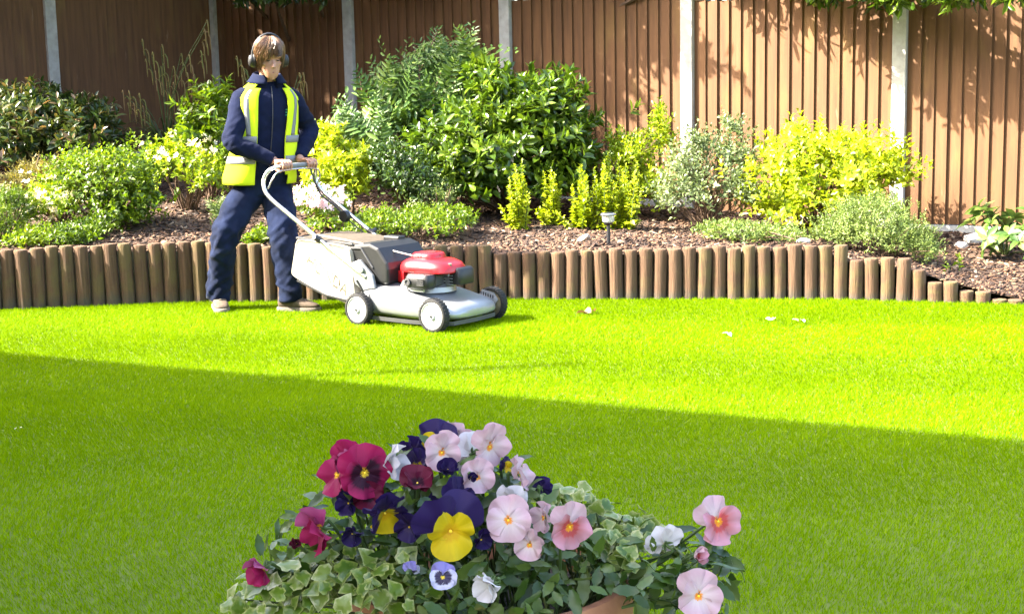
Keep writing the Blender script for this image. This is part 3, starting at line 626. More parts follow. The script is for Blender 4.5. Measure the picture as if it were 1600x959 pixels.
# laurel trees standing behind the back fence and hanging over it
def over(name, label, bx_, depth, lst, seed, n, mat, leaf=.15):
    by_ = yfence(bx_)+depth; lob = lobes_px(lst)
    return tree(name, label, (bx_, by_, .3), lob, mat, n, leaf, 7, seed=seed, T=T_leaf(.36, .1, .2), r0=.06, trunk_h=1.7, inner=.25, spread=(60, 15), up=-.45)
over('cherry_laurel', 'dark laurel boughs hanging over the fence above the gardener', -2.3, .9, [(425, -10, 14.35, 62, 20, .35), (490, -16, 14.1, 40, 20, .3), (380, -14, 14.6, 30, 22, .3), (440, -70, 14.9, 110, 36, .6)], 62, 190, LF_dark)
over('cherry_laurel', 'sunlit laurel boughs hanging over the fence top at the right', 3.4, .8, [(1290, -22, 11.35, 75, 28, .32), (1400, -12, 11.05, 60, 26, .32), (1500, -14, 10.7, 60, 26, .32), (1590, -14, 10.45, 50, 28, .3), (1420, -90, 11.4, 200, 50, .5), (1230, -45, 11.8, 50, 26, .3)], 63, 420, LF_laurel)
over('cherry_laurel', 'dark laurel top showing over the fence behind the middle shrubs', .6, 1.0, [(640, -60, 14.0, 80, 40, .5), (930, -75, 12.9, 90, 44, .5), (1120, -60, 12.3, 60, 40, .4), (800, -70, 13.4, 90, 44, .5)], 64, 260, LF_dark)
def hedge():
    lob = []
    rng = np.random.default_rng(70)
    for k in range(17):
        x = -4.2+k*.62; y = yfence(max(x, -3.1))+1.25+rng.uniform(-.15, .15)
        for z in (1.5, 2.5, 3.3): lob.append((np.array([x, y+rng.uniform(-.1, .1), z]), (.6, .55, .65)))
    tips, dirs = lobe_tips(rng, lob, 2600, .6, .2, -.9, .15)
    V, F = sprig_leaves(rng, tips, dirs, .12, 6, .14, (75, 25), T_leaf(.42), jit=.35)
    x0 = 1.0; root = empty('laurel_hedge', (x0, yfence(x0)+1.25, .2), 0, 'dark laurel hedge standing close behind the back fence', 'hedge')
    link('foliage', np_mesh('foliage', V, F), LF_dark, root, False)['kind'] = 'stuff'
    b = MB()
    for k in range(17):
        x = -4.2+k*.62; y = yfence(max(x, -3.1))+1.25; b.tube([(x, y, .0), (x+.04, y, 1.6), (x-.03, y+.02, 3.3)], [.05, .04, .02], 6)
    o = b.build('stems', M_stem, root, True, local=False); o['kind'] = 'stuff'
hedge()
# ------------------------------------------------------------------ lawn mower (local x = heading, y = far side, z = up)
MOW = (-.52, 8.46, 0.0); MRZ = R(-36)
M_alloy = plain('deck_silver', (.28, .29, .30), .33, .55, var=.08, scale=9)
M_tyre = plain('tyre_rubber', (.008, .0078, .0075), .8, bump=(90, .4, .003))
M_hubw = plain('wheel_disc', (.45, .45, .44), .45, var=.06)
M_hubd = plain('wheel_inner', (.20, .16, .09), .7, var=.25)
M_red = plain('engine_red', (.42, .010, .014), .3, var=.1)
M_black = plain('black_plastic', (.0085, .0088, .0095), .45, var=.2, bump=(200, .15, .001))
M_greyp = plain('grey_plastic', (.055, .055, .058), .5)
M_bag = NT('bag_cloth'); t = M_bag
t.color(t.ramp(t.noise(7, detail=5), [(.22, .19, .14), (.34, .31, .25), (.42, .40, .35)], [.3, .5, .75])); t.set(Roughness=.95); t.bump(t.noise(400), .3, .002); M_bag = t.m
M_bagtop = plain('bag_lid_cloth', (.060, .045, .028), .9, var=.25)
M_steel = plain('handle_steel', (.62, .63, .66), .25, .9, var=.05)
M_grip = plain('foam_grip', (.16, .165, .17), .8)
M_cable = plain('cable_black', (.02, .02, .02), .5)
M_rope = plain('starter_rope', (.5, .47, .4), .8)
M_letter = plain('bag_lettering', (.22, .185, .135), .9)
def mower():
    root = empty('lawn_mower', MOW, MRZ, 'silver push lawn mower with red engine, grass bag and chrome handle', 'lawn mower')
    # deck: rings along x (rounded box that swells over the blade)
    d = MB(); rings = []
    for u, hw, z0, zt, sq in ((-.36, .20, .08, .17, 3), (-.345, .235, .055, .215, 4), (-.25, .25, .05, .245, 4), (-.12, .262, .045, .235, 4), (.02, .272, .045, .215, 4), (.14, .27, .045, .19, 4), (.24, .262, .05, .165, 4), (.32, .245, .055, .15, 4), (.37, .215, .06, .13, 3), (.395, .17, .07, .105, 3)):
        ring = []
        for k in range(28):
            a = 2*math.pi*k/28; c, s_ = math.cos(a), math.sin(a); e = 2/sq
            yy = hw*math.copysign(abs(c)**e, c); zz = (zt+z0)/2 + (zt-z0)/2*math.copysign(abs(s_)**e, s_)
            if zz > (zt+z0)/2 and abs(yy) < hw*.98: zz += .012*math.cos(yy/hw*math.pi/2)
            ring.append((u, yy, zz))
        rings.append(ring)
    d.loft(rings); d.build('deck', M_alloy, root, True, sub=1)
    sk = MB(); sk.loft([[(u, y*k, z) for u, y in ((-.33, -.252), (.1, -.272), (.3, -.252), (.37, -.2), (.385, 0), (.37, .2), (.3, .252), (.1, .272), (-.33, .252))] for z, k in ((.035, 1.0), (.06, 1.012))], cap=False)
    sk.build('deck_skirt', M_greyp, root, True)
    # raised engine seat and cable cover on the near shoulder
    b = MB(); b.lathe([(.15, .0), (.145, .03), (.12, .045)], 28, Matrix.Translation((.05, 0, .20))); b.build('engine_mount', M_alloy, root, True)
    # wheels
    for u, v, r in ((-.29, -.285, .097), (.29, -.285, .100), (-.29, .285, .097), (.29, .285, .100)):
        s = 1 if v > 0 else -1
        Mx = Matrix.Translation((u, v, r)) @ Matrix.Rotation(R(-90*s), 4, 'X')      # local z points away from the mower
        w_ = MB(); w_.lathe([(r*.80, -.024), (r*.94, -.026), (r, -.018), (r*1.0, .014), (r*.95, .024), (r*.84, .027), (r*.80, .02)], 36, Mx, cap=False)
        wo_ = w_.build('wheel', M_tyre, root, True)
        tr = MB()
        for k in range(30):
            a = 2*math.pi*k/30; tr.box((0, 0, 0), (.005, .007, .040), Mx @ Matrix.Rotation(a, 4, 'Z') @ Matrix.Translation((r*1.0, 0, -.002)))
        tr.build('tread', M_tyre, wo_)
        h = MB(); h.lathe([(r*.82, .010), (r*.81, .021), (r*.76, .024), (r*.70, .018), (r*.22, .021), (r*.20, .030), (r*.10, .031), (r*.09, .026), (0.001, .026)], 36, Mx); h.build('wheel_disc', M_hubw, wo_, True)
        h = MB(); h.lathe([(r*.80, -.004), (r*.55, -.012), (r*.5, -.022), (r*.2, -.024), (.001, -.02)], 30, Mx); h.build('inner_hub', M_hubd, wo_, True)
        bl = MB(); bl.lathe([(.008, .026), (.008, .036), (.004, .038), (.001, .038)], 8, Mx); bl.build('axle_bolt', M_greyp, wo_)
    for u in (-.29, .29):
        MB().tube([(u, -.27, .098), (u, .27, .098)], .009, 8).build('axle', M_greyp, root, True)
    # height levers with sector plates inside the far front wheel
    b = MB(); b.prism([(.20, .12), (.33, .09), (.36, .13), (.33, .17), (.24, .185)], .243, .249); b.build('height_plate', M_alloy, root)
    for k in range(6):
        MB().box((.235+.018*k, .2425, .165-.004*k), (.007, .004, .02)).build('height_slot', M_black, root)
    MB().tube([(-.24, -.262, .12), (-.27, -.278, .22), (-.30, -.285, .27)], .007, 6).build('height_lever', M_black, root)
    # engine
    eng = MB(); eng.lathe([(.085, .24), (.09, .33)], 20, Matrix.Translation((.04, 0, 0))); eng.box((.10, -.06, .275), (.13, .16, .07)); eng.box((.02, -.04, .255), (.18, .2, .03))
    eng.build('engine_block', M_greyp, root, True, bevel=.008)
    cy = MB(); 
    for k in range(5): cy.box((.175, .03, .245+k*.018), (.11, .12, .006))
    cy.box((.17, .03, .28), (.08, .09, .085)); cy.build('cylinder_fins', M_alloy, root)
    # red cowl: rounded, low shell with skirt at the rear left
    def rr(cx, cy_, a, b_, z, n=32, e=.55): return [(cx+a*math.copysign(abs(math.cos(2*math.pi*k/n))**e, math.cos(2*math.pi*k/n)), cy_+b_*math.copysign(abs(math.sin(2*math.pi*k/n))**e, math.sin(2*math.pi*k/n)), z) for k in range(n)]
    co = MB(); co.loft([rr(.06, 0, .185, .135, .315), rr(.06, 0, .192, .142, .322), rr(.06, 0, .19, .14, .345), rr(.055, 0, .172, .128, .372), rr(.045, 0, .135, .112, .388), rr(.035, 0, .108, .10, .394), rr(.03, 0, .09, .088, .398), rr(.03, 0, .086, .085, .418), rr(.03, 0, .075, .075, .428), rr(.03, 0, .02, .02, .431)])
    cw = co.build('engine_cowl', M_red, root, True, angle=50)
    MB().loft([[(-.135, -.10, .25), (-.06, -.135, .25), (-.06, -.135, .32), (-.135, -.10, .32)], [(-.125, -.02, .25), (-.05, -.02, .25), (-.05, -.02, .32), (-.125, -.02, .32)]]).build('cowl_skirt', M_red, cw, bevel=.006)
    gr = MB()
    for k in range(22):
        a = 2*math.pi*k/22; gr.box((0, 0, 0), (.003, .012, .017), Matrix.Translation((.03, 0, .408)) @ Matrix.Rotation(a, 4, 'Z') @ Matrix.Translation((.086, 0, 0)))
    gr.build('cowl_vents', plain('vent_dark_red', (.16, .008, .01), .6), cw)
    gr = MB()
    for k in range(7): gr.box((.03, -.045+.015*k, .4305), (.11-.018*abs(k-3), .006, .004))
    gr.build('starter_grille', plain('grille_red', (.28, .01, .014), .5), cw)
    # air cleaner (near side), muffler guard (front right), fuel cap, carburettor bits
    b = MB(); b.loft([rr(.105, -.175, .085, .045, .235, 24, .5), rr(.105, -.175, .092, .052, .245, 24, .5), rr(.105, -.17, .092, .055, .30, 24, .5), rr(.105, -.165, .082, .048, .318, 24, .5)]); ac = b.build('air_cleaner', M_black, root, True, angle=50)
    b = MB(); Mx = Matrix.Translation((.05, -.228, .275)) @ Matrix.Rotation(R(90), 4, 'X'); b.lathe([(.022, 0), (.022, .008), (.013, .009), (.013, .003), (.001, .003)], 18, Mx); b.build('air_cleaner_knob', M_greyp, ac, True)
    for k in range(4): MB().box((.145, -.2285, .26+.012*k), (.05, .004, .005)).build('air_cleaner_rib', M_greyp, ac)
    b = MB(); b.lathe([(.012, 0), (.012, .02), (.006, .021)], 12, Matrix.Translation((.0, -.19, .262)) @ Matrix.Rotation(R(90), 4, 'X')); b.build('primer_bulb', M_alloy, root, True)
    b = MB(); b.tube([(-.03, -.15, .27), (-.02, -.20, .25), (.03, -.21, .235)], .007, 6); b.tube([(-.02, -.14, .235), (.06, -.2, .225), (.15, -.2, .225)], .011, 6); b.build('throttle_linkage', M_alloy, root, True)
    b = MB(); b.loft([rr(.235, .055, .045, .075, .245, 24, .5), rr(.235, .055, .05, .08, .255, 24, .5), rr(.235, .055, .05, .08, .33, 24, .5), rr(.23, .055, .04, .07, .345, 24, .5)]); b.build('muffler_guard', M_black, root, True, angle=50)
    b = MB(); b.tube([(.205, -.035, .30), (.225, -.045, .345), (.228, -.046, .375)], [.009, .009, .011], 8); b.build('spark_plug_cap', M_alloy, root, True)
    b = MB(); b.lathe([(.026, 0), (.026, .018), (.022, .022), (.001, .022)], 18, Matrix.Translation((-.09, .07, .372))); b.build('fuel_cap', M_black, root, True)
    b = MB(); b.box((-.08, .07, .335), (.09, .11, .07)); b.build('fuel_tank', M_black, root, bevel=.012, seg=3)
    # black rear hood between engine and bag
    hp = [(-.46, .47), (-.27, .485), (-.20, .46), (-.135, .375), (-.125, .335), (-.13, .245), (-.34, .245), (-.48, .33)]
    hood = MB().prism(hp, -.20, .20).build('rear_hood', M_black, root, bevel=.018, seg=3)
    MB().box((-.34, .12, .488), (.13, .07, .03)).build('hood_handle', M_black, hood, bevel=.01)
    b = MB(); b.tube([(-.47, -.203, .45), (-.33, -.204, .455), (-.24, -.204, .34)], .006, 6); b.build('hood_edge', M_greyp, hood, True)
    # side brackets where the handle joins the deck
    for s in (-1, 1):
        b = MB(); b.prism([(-.40, .36), (-.32, .39), (-.22, .30), (-.20, .22), (-.30, .20), (-.36, .24)], s*.225-.012, s*.225+.012); b.build('handle_bracket', M_alloy, root, bevel=.006)
        b = MB(); b.lathe([(.02, 0), (.02, .012), (.012, .014), (.001, .014)], 14, Matrix.Translation((-.30, s*.238, .33)) @ Matrix.Rotation(R(-90*s), 4, 'X')); b.build('bracket_bolt', M_alloy, root, True)
    # grass bag
    prof = [(-.36, .10), (-.365, .13), (-.395, .43), (-.41, .46), (-.52, .475), (-.80, .49), (-.865, .488), (-.878, .465), (-.905, .33), (-.915, .285), (-.913, .268), (-.89, .245), (-.62, .145), (-.40, .095)]
    rings = []
    for v, k in ((-.205, .9), (-.222, .97), (-.225, 1.0), (-.1, 1.02), (.1, 1.02), (.225, 1.0), (.222, .97), (.205, .9)):
        cx_, cz_ = -.63, .31; rings.append([(cx_+(x-cx_)*k, v+.012*math.sin(9*x+7*z), cz_+(z-cz_)*k) for x, z in prof])
    bag = MB().loft(rings).build('grass_bag', M_bag, root, True, sub=2, angle=180)
    MB().prism([(-.395, .470), (-.52, .492), (-.80, .508), (-.86, .492), (-.86, .484), (-.80, .498), (-.52, .482), (-.40, .46)], -.2, .2).build('bag_top', M_bagtop, bag, bevel=.004)
    MB().tube([(-.38, -.222, .12), (-.62, -.235, .155), (-.86, -.222, .228)], .007, 6).build('bag_hem', M_black, bag, True)
    MB().tube([(-.40, -.20, .475), (-.87, -.20, .495), (-.895, 0, .49), (-.87, .20, .495), (-.40, .20, .475)], .008, 6).build('bag_rim', M_greyp, bag, True)
    # faded lettering printed on the near side of the bag
    cu = bpy.data.curves.new('lettering', 'FONT'); cu.body = 'HONDA'; cu.size = .105; cu.extrude = .0006; cu.space_character = 1.05
    to = bpy.data.objects.new('lettering_tmp', cu); COL.objects.link(to); dg = bpy.context.evaluated_depsgraph_get(); me = bpy.data.meshes.new_from_object(to.evaluated_get(dg)); bpy.data.objects.remove(to); bpy.data.curves.remove(cu)
    me.materials.clear(); me.materials.append(M_letter)
    lo = bpy.data.objects.new('lettering', me); COL.objects.link(lo); lo.parent = bag
    lo.matrix_local = Matrix.Translation((-.845, -.2415, .385)) @ Matrix.Rotation(R(29), 4, 'Y') @ Matrix.Rotation(R(90), 4, 'X')
    # handle: one bent tube, near foot -> bar -> far foot
    half = [(-.27, -.232, .285), (-.40, -.236, .355), (-.64, -.242, .50), (-.90, -.245, .655), (-1.03, -.245, .735), (-1.09, -.242, .79), (-1.105, -.235, .85), (-1.085, -.215, .905), (-1.06, -.18, .930), (-1.05, -.12, .936)]
    path = half + [(x, -y, z) for x, y, z in reversed(half)]
    hd = MB().tube(spline(path, 5), .0135, 12).build('handle', M_steel, root, True)
    MB().tube([(-1.05, -.135, .936), (-1.05, .155, .936)], .0165, 12).build('grip', M_grip, hd, True)
    bl = [(-1.08, -.225, .80), (-1.045, -.215, .86), (-1.03, -.17, .905), (-1.025, 0, .915), (-1.03, .17, .905), (-1.045, .215, .86), (-1.08, .225, .80)]
    MB().tube(spline(bl, 5), .005, 8).build('brake_lever', M_steel, root, True)
    for s in (-1, 1):
        b = MB(); b.tube([(-.625, s*.242, .49), (-.66, s*.242, .512)], .019, 12); b.tube([(-.64, s*.25, .50), (-.64, s*.285, .515)], [.02, .014], 10); b.build('handle_knob', M_black, root, True)
    b = MB(); b.lathe([(.001, -.02), (.036, -.018), (.04, 0), (.036, .018), (.001, .02)], 20, Matrix.Translation((-.83, .205, .60)) @ Matrix.Rotation(R(90), 4, 'X')); b.build('throttle_control', M_black, root, True)
    MB().tube(spline([(-1.04, .12, .925), (-1.0, .11, .84), (-.98, .15, .74), (-.90, .20, .66), (-.84, .21, .60)], 5), .006, 6).build('control_cable', M_cable, root, True)
    MB().tube(spline([(-.83, .22, .585), (-.7, .23, .50), (-.5, .235, .40), (-.3, .23, .32)], 5), .005, 6).build('throttle_cable', M_cable, root, True)
    MB().tube(spline([(-.655, -.235, .525), (-.40, -.15, .48), (-.05, -.04, .405)], 6), .0045, 6).build('starter_rope', M_rope, root, True)
mower()
for q in ((-.29,-.285,0),(.29,-.285,0),(.29,.285,0),(-1.05,0,.936),(-1.1,-.24,.82)):
    c_, s_ = math.cos(MRZ), math.sin(MRZ); print('mow', q, PX((MOW[0]+q[0]*c_-q[1]*s_, MOW[1]+q[0]*s_+q[1]*c_, q[2])))
# ------------------------------------------------------------------ gardener
def remesh(name, mb, voxel, smooth=4, fac=.5):
    me = mb.mesh(name+'_src'); o = bpy.data.objects.new(name+'_src', me); COL.objects.link(o)
    m = o.modifiers.new('r', 'REMESH'); m.mode = 'VOXEL'; m.voxel_size = voxel
    if smooth: s = o.modifiers.new('s', 'SMOOTH'); s.factor = fac; s.iterations = smooth
    dg = bpy.context.evaluated_depsgraph_get(); r = bpy.data.meshes.new_from_object(o.evaluated_get(dg)); r.name = name
    bpy.data.objects.remove(o); bpy.data.meshes.remove(me); r.polygons.foreach_set('use_smooth', [True]*len(r.polygons)); return r
def wrinkle(me, fn):
    nm = [v.normal.copy() for v in me.vertices]
    for v, n in zip(me.vertices, nm): v.co += n*fn(v.co)
    me.update()
def folds(sx, sz, amp, power=1.0):
    def f(p, k=1.0):
        q = p.z+.55*p.x-.3*p.y; a = mnoise.noise((p.x*sx, p.y*sx, q*sz)); b = mnoise.noise((p.x*sx*2.1+5, p.y*sx*2.1, (p.z-.7*p.x)*sz*2.3))
        r = 1-abs(a)*2.2
        return amp*k*(r*.6+b*.5-.3)
    return f
YAW = R(26); Fd = Vector((math.sin(YAW), -math.cos(YAW), 0)); Rt = Vector((-math.cos(YAW), -math.sin(YAW), 0))
TROWS = [(.76, .170, .125), (.86, .182, .132), (.98, .176, .130), (1.10, .180, .136), (1.22, .190, .142), (1.31, .192, .138), (1.37, .182, .122), (1.41, .150, .102), (1.445, .104, .086), (1.475, .072, .074), (1.50, .064, .066)]
TC0, TC1 = Vector(P(410, 285, 9.27)), Vector(P(417, 130, 9.26))
def tcen(z):
    k = (z-TC0.z)/(TC1.z-TC0.z); c = TC0.lerp(TC1, k); c.z = z; return c + Fd*(.015*math.sin(max(0, min(1, k))*math.pi))
def tab(z):
    zs = [r[0] for r in TROWS]; return np.interp(z, zs, [r[1] for r in TROWS]), np.interp(z, zs, [r[2] for r in TROWS])
def S(phi, z, off=0.0):
    a, b = tab(z); s_, c_ = math.sin(phi), math.cos(phi); e = .88
    return tcen(z) + Rt*((a+off)*math.copysign(abs(s_)**e, s_)) + Fd*((b+off)*math.copysign(abs(c_)**e, c_))
c36, s36 = math.cos(MRZ), math.sin(MRZ)
mH = Vector((c36, s36, 0)); mA = Vector((-s36, c36, 0)); UP = Vector((0, 0, 1))
def mloc(u, v, z): return Vector(MOW) + mH*u + mA*v + UP*z
barR, barL = mloc(-1.05, -.100, .936), mloc(-1.05, .128, .936)
wrR, wrL = barR - mH*.085 + UP*.030 + mA*.006, barL - mH*.085 + UP*.030 - mA*.006
shR, shL = tcen(1.36)+Rt*.166, tcen(1.36)-Rt*.166
elR, elL = Vector((-1.755, 9.02, 1.09)), Vector((-1.33, 9.50, 1.15))
hipR, hipL = tcen(.84)+Rt*.088, tcen(.84)-Rt*.088
knR, knL = Vector((-1.85, 9.08, .475)), Vector((-1.475, 9.10, .48))
anR, anL = Vector((-1.93, 9.17, .09)), Vector((-1.43, 9.02, .085))
fdR, fdL = Vector((.34, -.94, 0)).normalized(), Vector((.97, -.25, 0)).normalized()
HYAW = R(25); hF = Vector((math.sin(HYAW), -math.cos(HYAW), 0)); hX = Vector((math.cos(HYAW), math.sin(HYAW), 0))
HM = Matrix.Translation(Vector(P(421, 117, 9.11))) @ Matrix((( -hF.y, hF.x, 0, 0), (hF.x, hF.y, 0, 0), (0, 0, 1, 0), (0, 0, 0, 1))).to_4x4()
# head axes: local x = his left in the picture's right, y = forward, z = up
HM = Matrix.Translation(Vector(P(424, 119, 9.14))) @ Matrix(((hX.x, hF.x, 0, 0), (hX.y, hF.y, 0, 0), (0, 0, 1, 0), (0, 0, 0, 1))) @ Matrix.Translation((0, -.06, .0)) @ Matrix.Rotation(R(-13), 4, 'X')
HS = 1.0
M_skin = NT('skin'); t = M_skin; t.color(t.ramp(t.noise(18, detail=3), [(.30, .145, .090), (.37, .19, .125), (.42, .235, .16)], [.3, .5, .75]))
t.set(Roughness=.5, Subsurface_Weight=.12, Subsurface_Scale=.01); t.b.inputs['Subsurface Radius'].default_value = (1, .4, .2); M_skin = t.m
def cloth(name, c, bumps=(350, .25, .002), var=.25, rough=.92, sheen=.15):
    t = NT(name); f = t.noise(9, detail=4); t.color(t.ramp(f, [tuple(x*(1-var) for x in c), c, tuple(x*(1+var) for x in c)], [.3, .5, .72])); t.set(Roughness=rough, Sheen_Weight=sheen, Specular_IOR_Level=.12)
    t.bump(t.noise(bumps[0], detail=2), bumps[1], bumps[2]); return t.m
M_fleece = cloth('navy_fleece', (.0048, .0080, .027), sheen=.02); M_trou = cloth('navy_twill', (.0062, .0108, .031), var=.5, sheen=.02)
M_vest = cloth('hi_vis', (.56, .68, .02), var=.05, sheen=0); M_refl = cloth('reflective_tape', (.20, .20, .205), var=.06, rough=.45, sheen=0)
M_boot = plain('boot_leather', (.085, .060, .040), .85, var=.35, bump=(120, .3, .003)); M_sole = plain('boot_sole', (.14, .12, .095), .85)
M_hair = leaf_mat('hair_strands', [(.045, .020, .008), (.085, .042, .018), (.14, .075, .035), (.21, .125, .065)], .35, .12, pos=[.05, .4, .7, 1], tcol=(1.1, 1, .8))
M_muff = plain('ear_defender_black', (.010, .010, .011), .55)
def person():
    root = empty('person', (tcen(.8).x, tcen(.8).y, 0), 0, 'person in navy work clothes, yellow hi-vis vest and ear defenders pushing the mower', 'person')
    # --- body: head, neck, trunk, limbs and hands in one surface
    b = MB(); n = 24; rings = []
    for z, w_, yc, d_ in ((0, .026, .066, .024), (.014, .041, .052, .046), (.040, .055, .036, .067), (.070, .063, .019, .083), (.10, .068, .009, .092), (.125, .070, .001, .092), (.145, .074, .000, .099), (.165, .076, -.003, .101), (.19, .073, -.006, .096), (.215, .058, -.008, .078), (.232, .030, -.01, .042)):
        rings.append([HM @ (Vector((w_*math.sin(2*math.pi*k/n), yc+d_*math.cos(2*math.pi*k/n), z))*HS) for k in range(n)])
    b.loft(rings)
    def hp(x, y, z): return HM @ (Vector((x, y, z))*HS)
    b.loft([[hp(x*.8, y-.012, z) for x, y, z in ((-.010, .096, .130), (.010, .096, .130), (.006, .103, .126), (-.006, .103, .126))], [hp(x, y, z) for x, y, z in ((-.013, .090, .10), (.013, .090, .10), (.006, .116, .098), (-.006, .116, .098))],
            [hp(x, y, z) for x, y, z in ((-.018, .090, .080), (.018, .090, .080), (.009, .123, .082), (-.009, .123, .082))], [hp(x, y, z) for x, y, z in ((-.012, .090, .072), (.012, .090, .072), (.006, .108, .073), (-.006, .108, .073))]])
    for s in (-1, 1):   # brow ridge, cheek, ear
        b.tube([hp(s*.012, .094, .142), hp(s*.034, .090, .145), hp(s*.055, .070, .14)], .010, 8)
        b.tube([hp(s*.040, .070, .088), hp(s*.052, .052, .098)], .017, 8); b.tube([hp(s*.07, .0, .075), hp(s*.076, -.008, .10), hp(s*.074, -.012, .125)], [.008, .012, .008], 8)
    b.tube([hp(-.022, .087, .050), hp(0, .094, .051), hp(.022, .087, .050)], .0085, 8); b.tube([hp(-.02, .086, .038), hp(0, .093, .037), hp(.02, .086, .038)], .008, 8)
    b.tube([hp(0, .085, .012), hp(0, .075, .005)], .018, 8)
    nk = hp(0, -.015, .05); b.tube([nk, nk.lerp(tcen(1.45), .5), tcen(1.43)], [.054, .053, .062], 16)
    b.loft([[S(2*math.pi*k/20, z, -.035) for k in range(20)] for z in (.80, .95, 1.1, 1.25, 1.34, 1.38, 1.42, 1.45)])
    for sh, el, wr in ((shR, elR, wrR), (shL, elL, wrL)): b.tube([tcen(1.36).lerp(sh, .4), sh, sh.lerp(el, .5), el, el.lerp(wr, .4), wr], [.05, .048, .044, .037, .035, .027], 12)
    for h_, k_, a_ in ((hipR, knR, anR), (hipL, knL, anL)): b.tube([h_+UP*.05, h_, h_.lerp(k_, .5), k_, k_.lerp(a_, .35), a_, a_-UP*.03], [.07, .08, .068, .052, .05, .036, .036], 12)
    for bar, wr, s in ((barR, wrR, 1), (barL, wrL, -1)):
        def bp(v, ang, r): return bar + mA*v + mH*(r*math.cos(R(ang))) + UP*(r*math.sin(R(ang)))
        b.loft([[wr + mA*x*.024 + UP*z*.018 for x, z in ((-1, -.8), (0, -1), (1, -.8), (1, .8), (0, 1), (-1, .8))],
                [bar - mH*.055 + UP*.026 + mA*x*.034 + UP*z*.017 for x, z in ((-1, -.8), (0, -1), (1, -.8), (1, .8), (0, 1), (-1, .8))],
                [bp(0, 125, .036) + mA*x*.041 + UP*z*.014 for x, z in ((-1, -.8), (0, -1), (1, -.8), (1, .8), (0, 1), (-1, .8))],
                [bp(0, 92, .033) + mA*x*.040 + mH*z*.002 + UP*z*.009 for x, z in ((-1, -.8), (0, -1), (1, -.8), (1, .8), (0, 1), (-1, .8))]])
        for i, v in enumerate((-.0360, -.0120, .0120, .0360)):
            ln = (0, 8, 4, -12)[i if s > 0 else 3-i]
            b.tube([bp(v, a, r_) for a, r_ in ((120, .033), (85, .0335), (45, .032), (5, .0305), (-40, .029), (-80-ln, .028), (-118-ln, .027))], [.0092, .0094, .0090, .0086, .0083, .0078, .0064], 10)
        ths = -s   # thumb lies to the inner side and closes under the bar
        b.tube([bar - mH*.05 + UP*.014 - mA*ths*(-.020), bar - mH*.034 - mA*ths*(-.038) - UP*.004, bar - mH*.020 - mA*ths*(-.046) - UP*.026, bar + mH*.008 - mA*ths*(-.040) - UP*.034], [.014, .0125, .011, .0085], 10)
    link('body', remesh('body', b, .0042, 2, .4), M_skin, root, False)
    # --- face details
    for s in (-1, 1):
        MB().tube([hp(s*.020, .0945, .1215), hp(s*.032, .0955, .1185), hp(s*.045, .085, .1205)], [.002, .0042, .002], 6).build('eyelashes', plain('lash_brown', (.015, .009, .006), .7), root, True, local=False)
        MB().tube([hp(s*.014, .101, .146), hp(s*.032, .101, .150), hp(s*.05, .087, .147)], [.003, .0038, .002], 6).build('eyebrow', M_hair, root, True, local=False)
    MB().tube([hp(-.023, .092, .0440), hp(0, .1005, .0448), hp(.023, .092, .0440)], [.0018, .0048, .0018], 8).build('lips', plain('lip_skin', (.20, .06, .05), .5), root, True, local=False)
    # --- hair: cap plus many combed locks
    b = MB(); rings = []
    def hs(th, z, off):      # point on the skull at azimuth th (0 = front), height z
        zz = [0, .04, .07, .10, .145, .165, .19, .215, .232, .245]; ww = [.05, .055, .063, .068, .074, .076, .073, .060, .036, .003]; dd = [.06, .067, .083, .092, .099, .101, .096, .080, .048, .003]; yy = [.03, .03, .019, .009, 0, -.003, -.006, -.008, -.01, -.012]
        w_, d_, y_ = np.interp(z, zz, ww), np.interp(z, zz, dd), np.interp(z, zz, yy)
        return hp((w_+off)*math.sin(th), y_+(d_+off)*math.cos(th), z+off*max(0, (z-.16)/.09))
    def zlow(th):
        a = abs((th+math.pi) % (2*math.pi)-math.pi); return np.interp(a, [0, .5, .8, 1.1, 1.5, 2.0, 3.14], [.172, .166, .148, .100, .085, .050, .015])
    rows = 9
    for i in range(rows):
        k = i/(rows-1); rings.append([hs(2*math.pi*j/32, zlow(2*math.pi*j/32)+.01+(.247-zlow(2*math.pi*j/32)-.01)*k, .009) for j in range(32)])
    hair = MB().loft(rings, cap=False).build('hair', M_hair, root, True, local=False)
    rnd2 = random.Random(9); b = MB()
    for i in range(1100):
        th = rnd2.uniform(-math.pi, math.pi); a = abs(th); front = a < .9
        sw = rnd2.uniform(-.25, .15) + (-.30 if front else 0)     # fringe is combed to his right
        zl = zlow(th+sw)-rnd2.uniform(-.026, .036) - (.016*max(0, math.sin(-(th+sw)*1.5)) if front else 0); pts = []; z0 = .243 if rnd2.random() < .7 else rnd2.uniform(.2, .24)
        o0 = rnd2.uniform(.006, .019); 
        for q in range(8):
            k = q/7; pts.append(hs(th*(.55+.45*min(1, k*1.6))+sw*k, z0+(zl-z0)*(k**1.25), o0+.006*math.sin(k*3)+(.006*max(0, k-.7)/.3 if front else 0)))
        wd = rnd2.uniform(.0016, .0038); b.tube(pts, [wd*.5, wd, wd*1.1, wd*1.1, wd, wd*.85, wd*.55, wd*.12], 4, cap=False)
    o = b.build('hair_locks', M_hair, hair, True, local=False); o['kind'] = 'stuff'
    # --- ear defenders
    ed = MB()
    arc = [hs(math.pi/2 if x > 0 else -math.pi/2, z, .024) for x, z in ((1, .13), (1, .17), (1, .205), (1, .228))]
    arc = [hp(.110*math.cos(R(a)), -.012, .125+.148*math.sin(R(a))) for a in range(0, 181, 12)]
    ed.tube(arc, .0075, 8, flat=.5)
    eo = ed.build('ear_defenders', M_muff, root, True, local=False)
